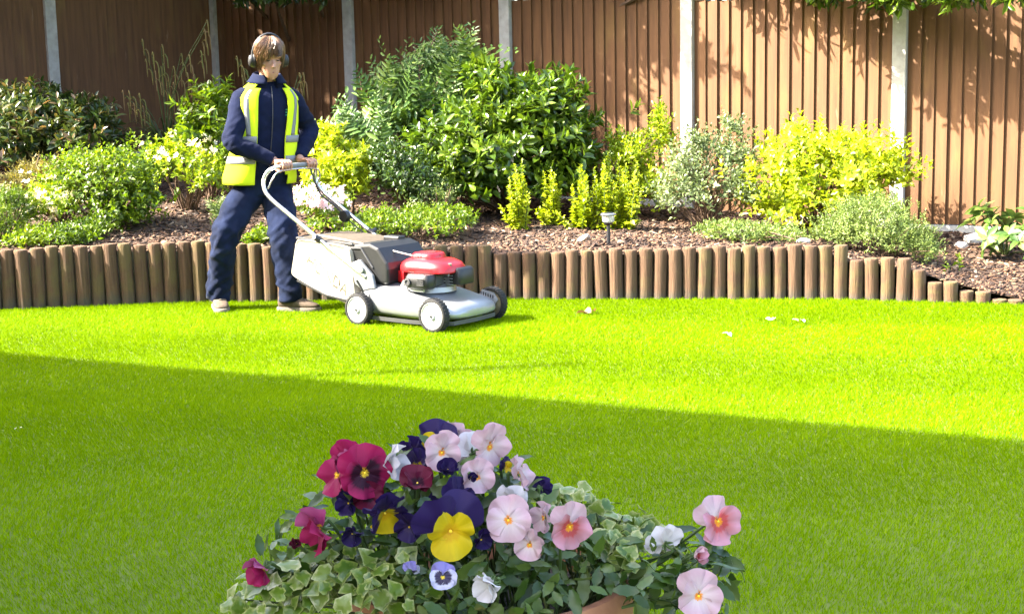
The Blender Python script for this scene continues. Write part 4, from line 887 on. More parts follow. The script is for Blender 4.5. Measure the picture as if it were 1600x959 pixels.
    for s in (-1, 1):
        Mx = HM @ Matrix.Scale(HS, 4) @ Matrix.Translation((s*.088, -.010, .098)) @ Matrix.Rotation(R(90*s), 4, 'Y') @ Matrix.Scale(1.30, 4, (1, 0, 0))
        cpb = MB(); cpb.lathe([(.026, 0), (.035, .004), (.036, .014), (.031, .017), (.031, .026), (.026, .038), (.015, .043), (.001, .044)], 22, Mx)
        q = cpb.build('ear_cup', M_muff, eo, True, local=False, angle=60)
    # --- trousers
    b = MB(); b.loft([[S(2*math.pi*k/20, z, o_) for k in range(20)] for z, o_ in ((.74, .002), (.80, .006), (.88, .010), (.97, .010))])
    for h_, k_, a_, hem in ((hipR, knR, anR, anR+Vector((.0, .0, -.025))), (hipL, knL, anL, anL+Vector((.0, 0, -.02)))):
        kf = k_+Fd*.012
        b.tube(spline([h_+UP*.06, h_-UP*.06, h_.lerp(kf, .55), kf, kf.lerp(a_, .45)-Fd*.012, a_.lerp(kf, .12), hem], 4), np.interp(np.linspace(0, 6, 25), range(7), [.092, .106, .104, .090, .083, .078, .076]), 18)
    me = remesh('trousers', b, .008, 6); f1 = folds(7, 10, .024)
    wrinkle(me, lambda p: f1(p, .35+.9*math.exp(-((p.z-.47)/.12)**2)+.9*math.exp(-((p.z-.16)/.10)**2)))
    tr = link('trousers', me, M_trou, root, False)
    # --- jacket
    b = MB(); b.loft([[S(2*math.pi*k/24, z, .006) for k in range(24)] for z in (.84, .92, 1.0, 1.1, 1.2, 1.28, 1.34, 1.38, 1.415, 1.445, 1.47)])
    for sh, el, wr, q in ((shR, elR, wrR, .06), (shL, elL, wrL, .06)):
        cuff = wr.lerp(el, .06)
        b.tube(spline([tcen(1.35).lerp(sh, .55), sh, sh.lerp(el, .5), el, el.lerp(cuff, .5), cuff], 4), np.interp(np.linspace(0, 5, 21), range(6), [.070, .071, .066, .062, .055, .042]), 16)
    me = remesh('jacket', b, .008, 6); f2 = folds(9, 13, .011); arms = [(shR, elR), (elR, wrR), (shL, elL), (elL, wrL)]
    def jw(p):
        d = min((p-elR).length, (p-elL).length); return f2(p, .45+1.0*math.exp(-(d/.13)**2))
    wrinkle(me, jw); jk = link('jacket', me, M_fleece, root, False)
    jinv = Matrix.Translation(-Vector(root.location))
    col_ = MB(); rings = []
    for z, off in ((1.445, .014), (1.475, .028), (1.515, .022), (1.525, .022), (1.515, .030), (1.485, .044), (1.470, .050)):
        rings.append([S(R(a), min(z, 1.50), off) + UP*(z-min(z, 1.50)) + UP*(.015*math.cos(R(a)+math.pi)) for a in np.linspace(14, 346, 30)])
    c = col_.loft(rings, cap=False, closed=False).build('collar', M_fleece, jk, True, local=False, angle=180)
    sm = c.modifiers.new('solid', 'SOLIDIFY'); sm.thickness = .005
    zp = MB().tube([S(0, z, .0125) for z in (.88, 1.0, 1.12, 1.24, 1.34, 1.40, 1.44)], .003, 6).build('zip', plain('zip_dark', (.03, .03, .035), .4), jk, True, local=False)
    for k, (z, wd) in enumerate(((1.285, .022), (1.268, .026), (1.251, .022))):     # small green chest emblem
        e = MB().loft([[S(R(-22-wd*160*j/4), z+dz, .0155) for j in range(5)] for dz in (0, .009)], cap=False, closed=False).build('emblem', plain('emblem_green', (.02, .20, .13), .7), jk, local=False)
    # --- hi-vis vest
    def voff(z, ph): return .022 + .050*max(0, min(1, (1.10-z)/.25))*(max(0, math.sin(ph*.75)) if math.sin(ph) > 0 else .3) + .005*math.sin(5*ph+z*12)
    zs = list(np.linspace(.815, 1.465, 34)); phs = [R(a) for a in np.linspace(24, 336, 53)]
    V = [S(ph, z, voff(z, ph)) for z in zs for ph in phs]; F = []
    for i in range(len(zs)-1):
        for j in range(len(phs)-1):
            zc = (zs[i]+zs[i+1])/2; pd = math.degrees((phs[j]+phs[j+1])/2); q = pd if pd <= 180 else 360-pd
            if 1.13 < zc < 1.35 and 60 < q < 120: continue
            if pd > 180 and zc < .87 and q < 32: continue
            if zc > 1.42 and q < 40: continue
            F.append((i*53+j, i*53+j+1, (i+1)*53+j+1, (i+1)*53+j))
    b = MB(); b.v = [tuple(v) for v in V]; b.f = F; vest = b.build('hi_vis_vest', M_vest, root, True, local=False, angle=180)
    m = vest.modifiers.new('solid', 'SOLIDIFY'); m.thickness = .006; m.offset = 1
    def stripe(a0, a1, z0, z1, na, nz, slant=0):
        b = MB(); V = [S(R(a+slant*(z-z0)), z, voff(z, R(a))+.0085) for z in np.linspace(z0, z1, nz) for a in np.linspace(a0, a1, na)]
        b.v = [tuple(v) for v in V]; b.f = [(i*na+j, i*na+j+1, (i+1)*na+j+1, (i+1)*na+j) for i in range(nz-1) for j in range(na-1)]
        o = b.build('reflective_stripe', M_refl, vest, True, local=False, angle=180)
        m = o.modifiers.new('solid', 'SOLIDIFY'); m.thickness = .003; m.offset = 1
    for z in (1.08, .95):
        stripe(24.5, 335.5, z, z+.045, 50, 3)
    stripe(37, 47, 1.125, 1.42, 3, 16, 20); stripe(323, 313, 1.125, 1.42, 3, 16, -20); stripe(140, 150, 1.125, 1.40, 3, 12); stripe(210, 220, 1.125, 1.40, 3, 12)
    # --- boots
    for an, fd in ((anR, fdR), (anL, fdL)):
        sd_ = Vector((fd.y, -fd.x, 0)); o_ = Vector((an.x, an.y, 0)); b = MB(); rings = []
        for u, w_, h, z0 in ((-.085, .022, .075, .03), (-.075, .034, .115, .02), (-.04, .041, .135, .018), (.0, .042, .130, .018), (.035, .044, .105, .018), (.08, .049, .082, .018), (.13, .050, .068, .018), (.17, .042, .056, .02), (.195, .026, .042, .024)):
            rings.append([o_ + fd*u + sd_*(w_*math.copysign(abs(math.cos(2*math.pi*k/16))**.75, math.cos(2*math.pi*k/16))) + UP*(z0+(h-z0)*(.5+.5*math.copysign(abs(math.sin(2*math.pi*k/16))**.8, math.sin(2*math.pi*k/16)))) for k in range(16)])
        bt = b.loft(rings).build('boot', M_boot, root, True, local=False, sub=1, angle=180)
        b = MB(); out = [(-.092, .02), (-.08, .036), (-.03, .043), (.03, .044), (.09, .052), (.14, .052), (.18, .042), (.205, .018)]
        loop = [(u, w_) for u, w_ in out]+[(u, -w_) for u, w_ in reversed(out)]
        b.loft([[o_+fd*u*k+sd_*w_*k+UP*z for u, w_ in loop] for z, k in ((0.0, .97), (.008, 1.0), (.024, 1.0), (.03, .96))])
        so_ = b.build('sole', M_sole, bt, True, local=False, angle=50)
        b = MB()
        for k in range(4):
            u = .03+.024*k; zt = np.interp(u, [0, .035, .08, .13], [.131, .107, .084, .07]); b.tube([o_+fd*u+sd_*.026+UP*(zt-.010), o_+fd*(u+.006)+UP*(zt+.003), o_+fd*u-sd_*.026+UP*(zt-.010)], .0035, 5)
        la = b.build('laces', M_sole, bt, True, local=False)
person()
# ------------------------------------------------------------------ small things on the bed and lawn
def solar_light():
    b0 = P(951, 386, 9.62); b0[2] = zbed(b0[0], b0[1]); s = FPX/9.6
    root = empty('solar_light', b0, 0, 'small solar garden light on a black stake behind the logs', 'garden light')
    h = P(951, 333, 9.62)[2]-b0[2]
    Mdk = plain('stake_black', (.02, .02, .022), .4); Mst = plain('brushed_cap', (.30, .31, .32), .3, .8)
    gl = NT('frosted_lens'); gl.set(Roughness=.25, Transmission_Weight=.6); gl.b.inputs['Base Color'].default_value = (.78, .80, .70, 1)
    MB().tube([(0, 0, -.1), (0, 0, h-.075)], .013, 12).build('stake', Mdk, root, True)
    MB().lathe([(.016, h-.082), (.03, h-.072), (.032, h-.066)], 20).build('collar', Mdk, root, True)
    MB().lathe([(.028, h-.066), (.041, h-.056), (.043, h-.022), (.041, h-.016)], 24).build('lens', gl.m, root, True)
    MB().lathe([(.045, h-.018), (.054, h-.014), (.054, h-.006), (.046, h), (.001, h+.003)], 24).build('cap', Mst, root, True)
    MB().box((0, 0, h+.004), (.05, .05, .003)).build('solar_cell', plain('solar_cell_blue', (.01, .012, .03), .15), root)
solar_light()
def stone(name, label, px, py, Y, size, mat, seed, cat='stone', flat=.6, rot=0, z=None):
    b0 = P(px, py, Y); b0[2] = zbed(b0[0], b0[1]) if z is None else z; bm = bmesh.new(); bmesh.ops.create_icosphere(bm, subdivisions=2, radius=1)
    for v in bm.verts:
        k = 1+.35*mnoise.noise(v.co*1.2+Vector((seed*3.1, 0, 0))); v.co = Vector((v.co.x*size[0]*k, v.co.y*size[1]*k, v.co.z*size[2]*k+size[2]*.6))
    me = bpy.data.meshes.new(name); bm.to_mesh(me); bm.free(); o = link(name, me, mat); o.location = b0; o.rotation_euler = (0, rot, rot*2)
    return tag(o, label, cat)
M_rock = plain('pale_stone', (.50, .49, .47), .9, var=.2, bump=(25, .6, .02)); M_drift = plain('grey_wood', (.33, .27, .21), .9, var=.3, bump=(60, .5, .01))
stone('stone', 'larger white stone lying at the foot of the right fence', 1525, 372, 10.7, (.09, .07, .05), M_rock, 1)
stone('stone', 'smaller white stone beside the fence foot at right', 1503, 378, 10.5, (.05, .045, .03), M_rock, 2)
stone('wood_chunk', 'tilted grey piece of wood lying left of the solar light', 912, 372, 9.95, (.085, .03, .028), M_drift, 3, 'wood piece', rot=-.5)
stone('stone', 'small white stone in front of the golden shrub by the logs', 1255, 376, 9.5, (.045, .03, .02), M_rock, 5)
# young rhododendron at the right edge: each big leaf its own piece
def big_leaf_shrub(name, label, lst, n, leaf, mats, seed):
    rng = np.random.default_rng(seed); lobes = lobes_px(lst); c = lobes[0][0]; root = empty(name, (c[0], c[1], zbed(c[0], c[1])), 0, label, 'shrub')
    tips, dirs = lobe_tips(rng, lobes, n, .7, .4, -.2, .1); mesh = []
    for k in range(3):
        V, F = T_leaf(.44+.05*k, .10+.03*k, .18+.06*k); me = np_mesh('leaf', V, F, True); me.materials.append(mats); mesh.append(me)
    b = MB(); b0 = np.array([c[0], c[1], zbed(c[0], c[1])])
    for i in range(len(tips)):
        b.tube([b0-np.array([0, 0, .04]), b0*.5+tips[i]*.5+rng.normal(0, .03, 3), tips[i]], [.008, .006, .003], 5, cap=False)
        for j in range(6):
            a = j*1.05+rng.uniform(0, .4); u, v = frame(dirs[i:i+1], rng); rad = u[0]*math.cos(a)+v[0]*math.sin(a); sp = R(rng.uniform(55, 85)); ax = nrmz(dirs[i]*math.cos(sp)+rad*math.sin(sp)); nm = nrmz(dirs[i]*math.sin(sp)-rad*math.cos(sp)); sd_ = nrmz(np.cross(ax, nm)); nm = np.cross(sd_, ax)
            o = bpy.data.objects.new('leaf', mesh[int(rng.integers(3))]); COL.objects.link(o); o.parent = root; s_ = leaf*rng.uniform(.75, 1.2); p = tips[i]-np.array(root.location)
            o.matrix_local = Matrix(((sd_[0]*s_, ax[0]*s_, nm[0]*s_, p[0]), (sd_[1]*s_, ax[1]*s_, nm[1]*s_, p[1]), (sd_[2]*s_, ax[2]*s_, nm[2]*s_, p[2]), (0, 0, 0, 1)))
    b.build('stems', M_stem_green, root, True, local=False)
def obj_leaf_mat(name, cols, rough=.35, trans=.3, veins=None):
    t = NT(name); oi = t.n('ShaderNodeObjectInfo'); c = t.ramp(oi.outputs['Random'], cols)
    c = t.mix(t.math('MULTIPLY', t.noise(4, detail=3), .35), c, cols[0]); t.color(c); t.set(Roughness=rough)
    tr = t.n('ShaderNodeBsdfTranslucent'); t.l(c, tr.inputs[0]); mx = t.n('ShaderNodeMixShader'); mx.inputs[0].default_value = trans
    t.l(t.b.outputs[0], mx.inputs[1]); t.l(tr.outputs[0], mx.inputs[2]); t.l(mx.outputs[0], t.out.inputs[0]); return t.m
LF_rhodo = obj_leaf_mat('leaf_rhodo', [(.025, .06, .010), (.06, .12, .015), (.12, .19, .03), (.20, .25, .06)])
big_leaf_shrub('rhododendron', 'young broad leaved rhododendron at the right edge before the fence', [(1570, 362, 10.2, 48, 34, .3), (1590, 385, 10.0, 40, 22, .25), (1545, 350, 10.3, 22, 18, .2)], 22, .12, LF_rhodo, 81)
def seedling(px, py, Y, label, n, hgt, seed):
    b0 = P(px, py, Y); x_, y_ = b0[0], b0[1]; z_ = zbed(x_, y_); rng = np.random.default_rng(seed); root = empty('seedling', (x_, y_, z_), 0, label, 'seedling')
    tips = np.array([[x_+rng.normal(0, .02), y_+rng.normal(0, .02), z_+hgt*rng.uniform(.5, 1)] for _ in range(n)]); d = nrmz(rng.normal(0, .4, (n, 3))+np.array([0, 0, 1]))
    V, F = sprig_leaves(rng, tips, d, .05, 5, .045, (80, 40), T_small(.55)); link('foliage', np_mesh('foliage', V, F), LF_bright, root, False)['kind'] = 'stuff'
    b = MB(); [b.tube([(x_, y_, z_-.02), tuple(t_)], [.004, .002], 4, cap=False) for t_ in tips]; b.build('stems', M_stem_green, root, local=False)['kind'] = 'stuff'
seedling(1500, 420, 9.3, 'taller light green seedling on the bare right slope', 3, .12, 91)
seedling(1487, 428, 9.25, 'tiny pale seedling on the bare right slope', 2, .05, 92)
M_pet = leaf_mat('fallen_petal_white', [(.75, .70, .68), (.82, .80, .78)], .6, .3); M_dead = leaf_mat('fallen_leaf_brown', [(.14, .08, .04), (.24, .15, .08)], .7, .2)
def fallen(name, label, cat, px, py, size, mat, seed):
    g0 = G(px, py, .02); rng = np.random.default_rng(seed); k = 2 if cat == 'petal' else 3; ax = nrmz(rng.normal(0, 1, (k, 3))*np.array([1, 1, .25])); V, F = place(T_leaf(.8, .25, .2), np.zeros((k, 3))+rng.normal(0, size*.3, (k, 3))*np.array([1, 1, .2]), ax, np.array([[0, 0, 1.]])+rng.normal(0, .3, (k, 3)), np.full(k, size))
    o = link(name, np_mesh(name, V, F, True), mat); o.location = g0; tag(o, label, cat)
fallen('fallen_leaf', 'curled brown leaf on the lawn right of the mower', 'leaf', 921, 488, .075, M_dead, 1)
fallen('fallen_petal', 'white petal on the sunlit lawn, leftmost of three', 'petal', 1139, 521, .035, M_pet, 2)
fallen('fallen_petal', 'white petal on the sunlit lawn, middle of three near the logs', 'petal', 1202, 497, .038, M_pet, 3)
fallen('fallen_petal', 'white petal on the sunlit lawn, rightmost of three', 'petal', 1250, 501, .045, M_pet, 4)
fallen('fallen_petal', 'single tiny white petal on the shaded lawn at left', 'petal', 28, 668, .014, M_pet, 5)
# ------------------------------------------------------------------ pot of pansies close to the camera
POT = P(770, 945, 1.62); POTZ = .785
t = NT('terracotta'); t.color(t.ramp(t.noise(14, detail=5), [(.28, .11, .055), (.40, .17, .085), (.48, .25, .15)], [.3, .5, .8])); t.set(Roughness=.85); t.bump(t.noise(90), .3, .003); M_terra = t.m
pr = empty('flower_pot', (POT[0], POT[1], POTZ-.30), 0, 'terracotta pot whose rim just shows below the pansies', 'flower pot')
MB().lathe([(.001, 0), (.105, 0), (.112, .006), (.148, .235), (.150, .238), (.164, .24), (.168, .25), (.170, .29), (.166, .30), (.156, .30), (.152, .29), (.148, .262)], 48, cap=False).build('bowl', M_terra, pr, True)
MB().lathe([(.001, .268), (.08, .272), (.15, .262)], 32, cap=False).build('compost', plain('compost', (.03, .02, .013), .95, var=.5, bump=(90, .8, .01)), pr, True)
st_ = empty('stone_pedestal', (POT[0], POT[1], 0), 0, 'stone pedestal carrying the flower pot below the frame', 'pedestal')
zt = POTZ-.30
MB().box((0, 0, .04), (.36, .36, .08)).build('base', M_conc, st_, bevel=.008); MB().lathe([(.15, .08), (.13, .11), (.11, .16), (.10, zt*.5), (.11, zt-.13), (.13, zt-.08), (.15, zt-.06)], 32).build('column', M_conc, st_, True); MB().box((0, 0, zt-.031), (.34, .34, .058)).build('slab', M_conc, st_, bevel=.008)
def petal_mat(name, outer, mid, blotch=None, eye=(.80, .42, .01), r_eye=.13, r_bl=.40, edge=None):
    t = NT(name); at = t.n('ShaderNodeAttribute', attribute_name='pt'); sp = t.n('ShaderNodeSeparateXYZ'); t.l(at.outputs['Vector'], sp.inputs[0])
    vein = t.n('ShaderNodeTexNoise', Scale=1.0, Detail=2); cm = t.n('ShaderNodeCombineXYZ'); t.l(t.math('MULTIPLY', sp.outputs[1], 9.0), cm.inputs[0]); t.l(t.math('MULTIPLY', sp.outputs[0], 1.5), cm.inputs[1]); t.l(cm.outputs[0], vein.inputs['Vector'])
    r_ = t.math('ADD', sp.outputs[0], t.math('MULTIPLY', t.math('SUBTRACT', vein.outputs['Fac'], .5), .34)); bl = blotch or mid
    c = t.ramp(r_, [eye, bl, bl, mid, outer, edge or outer], [r_eye, r_eye+.05, r_bl, r_bl+.12, .82, .97])
    c = t.mix(t.math('MULTIPLY', t.math('SUBTRACT', vein.outputs['Fac'], .35), .5), c, tuple(x*.72 for x in mid)); t.color(c); t.set(Roughness=.6, Sheen_Weight=.03, Specular_IOR_Level=.25)
    tr = t.n('ShaderNodeBsdfTranslucent'); t.l(c, tr.inputs[0]); mx = t.n('ShaderNodeMixShader'); mx.inputs[0].default_value = .28
    t.l(t.b.outputs[0], mx.inputs[1]); t.l(tr.outputs[0], mx.inputs[2]); t.l(mx.outputs[0], t.out.inputs[0]); return t.m
MAG = (.29, .008, .065); PUR = (.016, .006, .058); YEL = (.50, .36, .002); PNK = (.52, .33, .37); WHT = (.60, .55, .56); LAV = (.20, .17, .42); DRK = (.020, .001, .010); MRN = (.10, .003, .022)
pm = {k: petal_mat('petal_'+k, *v) for k, v in {
    'magenta': (MAG, (.26, .007, .06)), 'magenta_dark': (MAG, (.20, .005, .045), DRK, (.70, .45, .02), .12, .55), 'magenta_light': ((.33, .06, .16), (.28, .03, .11)),
    'maroon': (MRN, MRN, DRK, (.03, .001, .01), .05, .35), 'purple': (PUR, PUR, (.03, .015, .06), (.03, .01, .06), .05, .3), 'purple_yellow': (PUR, (.025, .008, .06), YEL, (.6, .3, .01), .08, .36),
    'yellow': (YEL, (.64, .43, .004), (.60, .34, .004), (.55, .25, .004), .10, .3), 'pink': (PNK, (.58, .44, .45), (.60, .48, .46), (.75, .26, .008), .16, .30), 'pink_deep': ((.50, .24, .30), (.48, .16, .18), (.45, .06, .06), (.78, .28, .008), .17, .38),
    'white': (WHT, (.62, .58, .57), (.60, .56, .50), (.66, .55, .2), .07, .2), 'lavender': (LAV, (.25, .22, .48), (.3, .28, .5), (.3, .28, .5), .05, .2), 'viola_face': ((.42, .40, .58), (.50, .48, .60), (.018, .008, .04), (.7, .5, .02), .12, .55)}.items()}
_pc = {}
def petal_mesh(kind, W, L, seed, cup):
    key = (kind, W, L, seed, cup)
    if key not in _pc:
        rr = random.Random(seed); NR, NA = 8, 23; V = []; A = []; ph = rr.uniform(0, 6); nt_ = rr.uniform(.0, .09)
        for i in range(NR):
            t_ = .03+.97*i/(NR-1)
            for j in range(NA):
                a = -1+2*j/(NA-1); th = a*R(148); rad = 1+.030*math.sin(th*2.5+ph)+.02*math.sin(th*5+2*ph) - nt_*math.exp(-(th/.28)**2)
                x = t_*W*.5*math.sin(th)*rad; y = t_*L*(.50+.50*math.cos(th)*rad)
                z = cup*L*(t_**2)*.5 - .16*L*(2*x/W)**2 + L*(.10*math.sin(th*2.4+ph)+.075*math.sin(th*5.2+ph*2)+.03*math.sin(th*9+ph*3))*t_**2.5
                V.append((x, y, z)); A.append((t_*(.45+.55*max(.0, (1+math.cos(th))/2)**.5), a, 0))
        F = [(i*NA+j, i*NA+j+1, (i+1)*NA+j+1, (i+1)*NA+j) for i in range(NR-1) for j in range(NA-1)]
        me = np_mesh('petal', np.array(V), np.array(F), True, {'pt': np.array(A)}); me.materials.append(pm[kind]); _pc[key] = me
    return _pc[key]
M_eye = plain('pansy_eye', (.75, .50, .02), .5); M_calyx = plain('calyx_green', (.06, .10, .025), .6)
KIND = {'MD': ('magenta', 'magenta_dark', 'magenta_dark'), 'M': ('magenta_light', 'magenta', 'magenta'), 'MA': ('maroon', 'maroon', 'maroon'), 'PY': ('purple', 'purple_yellow', 'yellow'), 'PYY': ('purple', 'yellow', 'yellow'), 'PU': ('purple', 'purple', 'purple'),
        'P': ('pink', 'pink', 'pink'), 'PD': ('pink', 'pink_deep', 'pink_deep'), 'W': ('white', 'white', 'white'), 'V': ('lavender', 'viola_face', 'viola_face')}
fr = random.Random(17)
def flower(plant, kind, px, py, wpx, yaw, pitch, Y, roll=0, fold=0.0, shape=1.0):
    Y -= .05; c = Vector(P(px, py, Y)); sz = 1.14*wpx/(FPX/Y); yaw += fr.uniform(-14, 14); pitch += fr.uniform(-20, 6); roll += fr.uniform(-12, 12); fold = max(fold, fr.uniform(.02, .22))
    yw, pt = R(yaw), R(pitch); nz = Vector((math.sin(yw)*math.cos(pt), -math.cos(yw)*math.cos(pt), math.sin(pt))); up = Vector((0, 0, 1)); xa = up.cross(nz).normalized(); ya = nz.cross(xa)
    Mt = Matrix(((xa.x, ya.x, nz.x, 0), (xa.y, ya.y, nz.y, 0), (xa.z, ya.z, nz.z, 0), (0, 0, 0, 1))) @ Matrix.Rotation(R(roll), 4, 'Z')
    # stem from the compost up behind the flower
    pl = Vector(plant.location); back = c - nz*sz*.20; dv = Vector((c.x-POT[0], c.y-POT[1]+.04)); dv = dv*min(1, .11/max(dv.length, .001)); foot = Vector((POT[0]+dv.x+fr.uniform(-.03, .03), POT[1]+dv.y+fr.uniform(-.02, .05), POTZ-.035))
    mid = Vector((foot.x*.35+back.x*.65, foot.y*.4+back.y*.6+.03, foot.z*.55+back.z*.45)); b = MB(); b.tube([p-pl for p in spline([foot, mid, back-nz*sz*.12-Vector((0, 0, sz*.10)), back, c-nz*sz*.04], 5)], .0019, 6)
    for k in range(5):
        a = k*1.257; d = Mt.to_3x3() @ Vector((math.cos(a), math.sin(a), 0)); q0 = c-nz*sz*.05; b.tube([q0-pl, q0+d*sz*.10-nz*sz*.06-pl, q0+d*sz*.17-nz*sz*.16-pl], [.0012, sz*.035, .0006], 5)
    f = b.build('flower', M_calyx, plant, True)
    ku, ks, kl = KIND[kind]; u = sz
    spec = [(ku, .68, .56, 90-30, -.045, -.15+fold), (ku, .68, .56, 90+30, -.055, -.15+fold), (ks, .62, .52, -6, .0, .05+fold), (ks, .62, .52, 186, .008, .05+fold), (kl, .80, .50, -90, .022, .0+fold)]
    if kind == 'PYY': spec = [(ku, .82, .62, 40, -.05, -.2), (ku, .82, .62, 140, -.06, -.2), (ks, .46, .38, 28, .0, .05), (ks, .46, .38, 156, .008, .05), (kl, .62, .44, -84, .022, .0)]
    for i, (km, W, L, ang, dz, cup) in enumerate(spec):
        tilt = R((-10, -10, 8, 8, 16)[i]) + fold*.9
        o = bpy.data.objects.new('petal', petal_mesh(km, W, L, (i*7+int(px)) % 5, round(cup, 2))); COL.objects.link(o); o.parent = f
        o.matrix_local = Matrix.Translation(c-pl) @ Mt @ Matrix.Translation((0, 0, dz*u)) @ Matrix.Rotation(R(ang-90+fr.uniform(-5, 5)), 4, 'Z') @ Matrix.Rotation(tilt+fr.uniform(-.16, .16), 4, 'X') @ Matrix.Rotation(fr.uniform(-.18, .18), 4, 'Y') @ Matrix.Scale(u*fr.uniform(.95, 1.05), 4)
    e = MB(); Me = Matrix.Translation(c-pl) @ Mt; e.lathe([(.001, .05*u), (.024*u, .045*u), (.03*u, .03*u), (.02*u, .0)], 8, Me); e.build('eye', M_eye, f, True)
def plant(label): return empty('pansy_plant', (POT[0]+fr.uniform(-.06, .06), POT[1]+fr.uniform(-.06, .06), POTZ-.035), 0, label, 'pansy', 'pansies in the pot')
pMg = plant('pansy plant with magenta and maroon flowers on the left of the pot'); pPy = plant('pansy plant with dark purple and yellow flowers in mid pot'); pPk = plant('pansy plant with pale pink orange eyed flowers, spreading right'); pWh = plant('pansy plant with white flowers among the pink ones'); pVi = plant('small viola plant with lavender flowers low in the pot')
for a in [(pMg, 'MD', 569, 738, 74, 25, 5, 1.58, 0), (pMg, 'M', 528, 742, 66, -62, 5, 1.60, 10), (pMg, 'MA', 652, 755, 52, 10, 40, 1.57, 0, .5), (pMg, 'M', 499, 826, 74, -38, -12, 1.52, 35, .35), (pMg, 'M', 412, 888, 52, -50, -25, 1.53, 20, .6), (pMg, 'MD', 545, 722, 60, -20, 0, 1.62, 15), (pMg, 'MA', 575, 775, 46, -10, -5, 1.58, 0, .3), (pPy, 'PU', 640, 822, 44, -30, -10, 1.53, 0, .3), (pPy, 'PY', 655, 728, 48, -30, 0, 1.62, 10, .1), (pPk, 'P', 745, 745, 50, 30, -5, 1.58, 0, .2), (pPk, 'P', 828, 850, 46, -20, -15, 1.50, 0, .3), (pMg, 'MA', 463, 849, 24, -20, 10, 1.52, 0, .9),
          (pPy, 'PYY', 681, 697, 62, -12, 12, 1.66, 0), (pPy, 'PU', 646, 704, 44, -55, -5, 1.65, -30), (pPy, 'PY', 601, 800, 66, 32, -28, 1.53, 12, .3), (pPy, 'PU', 695, 782, 58, -55, 5, 1.57, 0), (pPy, 'PY', 716, 779, 62, 62, 5, 1.555, 0), (pPy, 'PYY', 703, 828, 96, 16, -8, 1.46, -6), (pPy, 'PU', 699, 734, 34, 20, 40, 1.58, 0, .7), (pPy, 'PU', 736, 745, 20, 30, 10, 1.57, 0, .9), (pPy, 'PU', 846, 761, 32, 160, 15, 1.62, 0, .3), (pPy, 'PU', 551, 832, 38, -30, -30, 1.53, 0, .6), (pPy, 'PU', 545, 785, 40, -35, 0, 1.58, 0, .5), (pPy, 'PYY', 790, 729, 26, 60, 10, 1.62, 0, .6), (pPy, 'PU', 751, 842, 34, 40, 0, 1.50, 0, .5),
          (pPk, 'P', 690, 706, 56, 5, 5, 1.60, 0), (pPk, 'P', 711, 682, 46, 150, 10, 1.68, 0, .2), (pPk, 'P', 764, 697, 62, 48, -5, 1.61, 0, .15), (pPk, 'P', 812, 742, 52, 66, -5, 1.60, 0, .2), (pPk, 'P', 794, 812, 64, 4, 8, 1.50, 0), (pPk, 'P', 851, 808, 46, -60, -5, 1.54, 0, .3), (pPk, 'PD', 889, 822, 66, 38, -6, 1.50, -25, .1), (pPk, 'PD', 1121, 814, 68, 20, 3, 1.60, 12), (pPk, 'PD', 1086, 868, 34, 60, 10, 1.58, 0, .9), (pPk, 'P', 1091, 930, 70, 16, -4, 1.50, -10, .15),
          (pWh, 'W', 609, 722, 56, 70, -22, 1.60, 10, .5), (pWh, 'W', 737, 708, 58, -140, -5, 1.64, 0, .2), (pWh, 'W', 801, 780, 46, 160, 20, 1.56, 0, .2), (pWh, 'W', 1038, 848, 54, -150, 20, 1.60, 0, .2), (pWh, 'W', 768, 913, 52, -58, -20, 1.43, 15, .6),
          (pVi, 'V', 692, 901, 40, -4, 4, 1.42, 0), (pVi, 'V', 642, 890, 26, 150, 10, 1.47, 0, .3)]:
    flower(*a)
# leaves: each one its own piece
def lobed(pts): return pts
def pansy_leaf_mesh(seed):
    rr = random.Random(seed); n = 9; V = []; 
    for i in range(n):
        y = i/(n-1); w_ = .21*math.sin(math.pi*min(1, y*.93+.07))**.8*(1+.10*math.cos(i*math.pi)); z = -.22*y*y+.03*math.sin(y*8+seed)
        V += [(-w_, y-.02, z+.05), (0, y, z), (w_, y-.02, z+.05)]
    F = [(3*i+k, 3*i+k+1, 3*i+k+4, 3*i+k+3) for i in range(n-1) for k in range(2)]; return np_mesh('leaf', np.array(V), np.array(F), True)
IVY = [(0, .02), (.20, -.10), (.40, .0), (.43, .20), (.50, .42), (.34, .56), (.20, .74), (0, .92), (-.20, .74), (-.34, .56), (-.50, .42), (-.43, .20), (-.40, .0), (-.20, -.10)]
def ivy_leaf_mesh(seed):
    rr = random.Random(seed+50); c = (0, .32); V = [(c[0], c[1], 0)]; A = [(0, 0, 0)]; n = len(IVY)
    for k in (.55, 1.0):
        for x, y in IVY:
            px_, py_ = c[0]+(x-c[0])*k, c[1]+(y-c[1])*k; V.append((px_*(1+rr.uniform(-.08, .08)), py_, .22*abs(px_)-.32*py_*py_+rr.uniform(-.03, .03))); A.append((k, 0, 0))
    F = [(0, 0, 1+i, 1+(i+1) % n) for i in range(n)]; tri = [(0, 1+i, 1+(i+1) % n) for i in range(n)]; quad = [(1+i, 1+n+i, 1+n+(i+1) % n, 1+(i+1) % n) for i in range(n)]
    tr = tri + [(q[0], q[1], q[2]) for q in quad] + [(q[0], q[2], q[3]) for q in quad]
    return np_mesh('leaf', np.array(V), np.array(tr), True, {'pt': np.array(A)})
LF_pansy = obj_leaf_mat('leaf_pansy', [(.017, .042, .005), (.038, .080, .008), (.075, .125, .013), (.12, .16, .045)], .38, .3)
t = NT('leaf_ivy'); at = t.n('ShaderNodeAttribute', attribute_name='pt'); sp = t.n('ShaderNodeSeparateXYZ'); t.l(at.outputs['Vector'], sp.inputs[0]); oi = t.n('ShaderNodeObjectInfo')
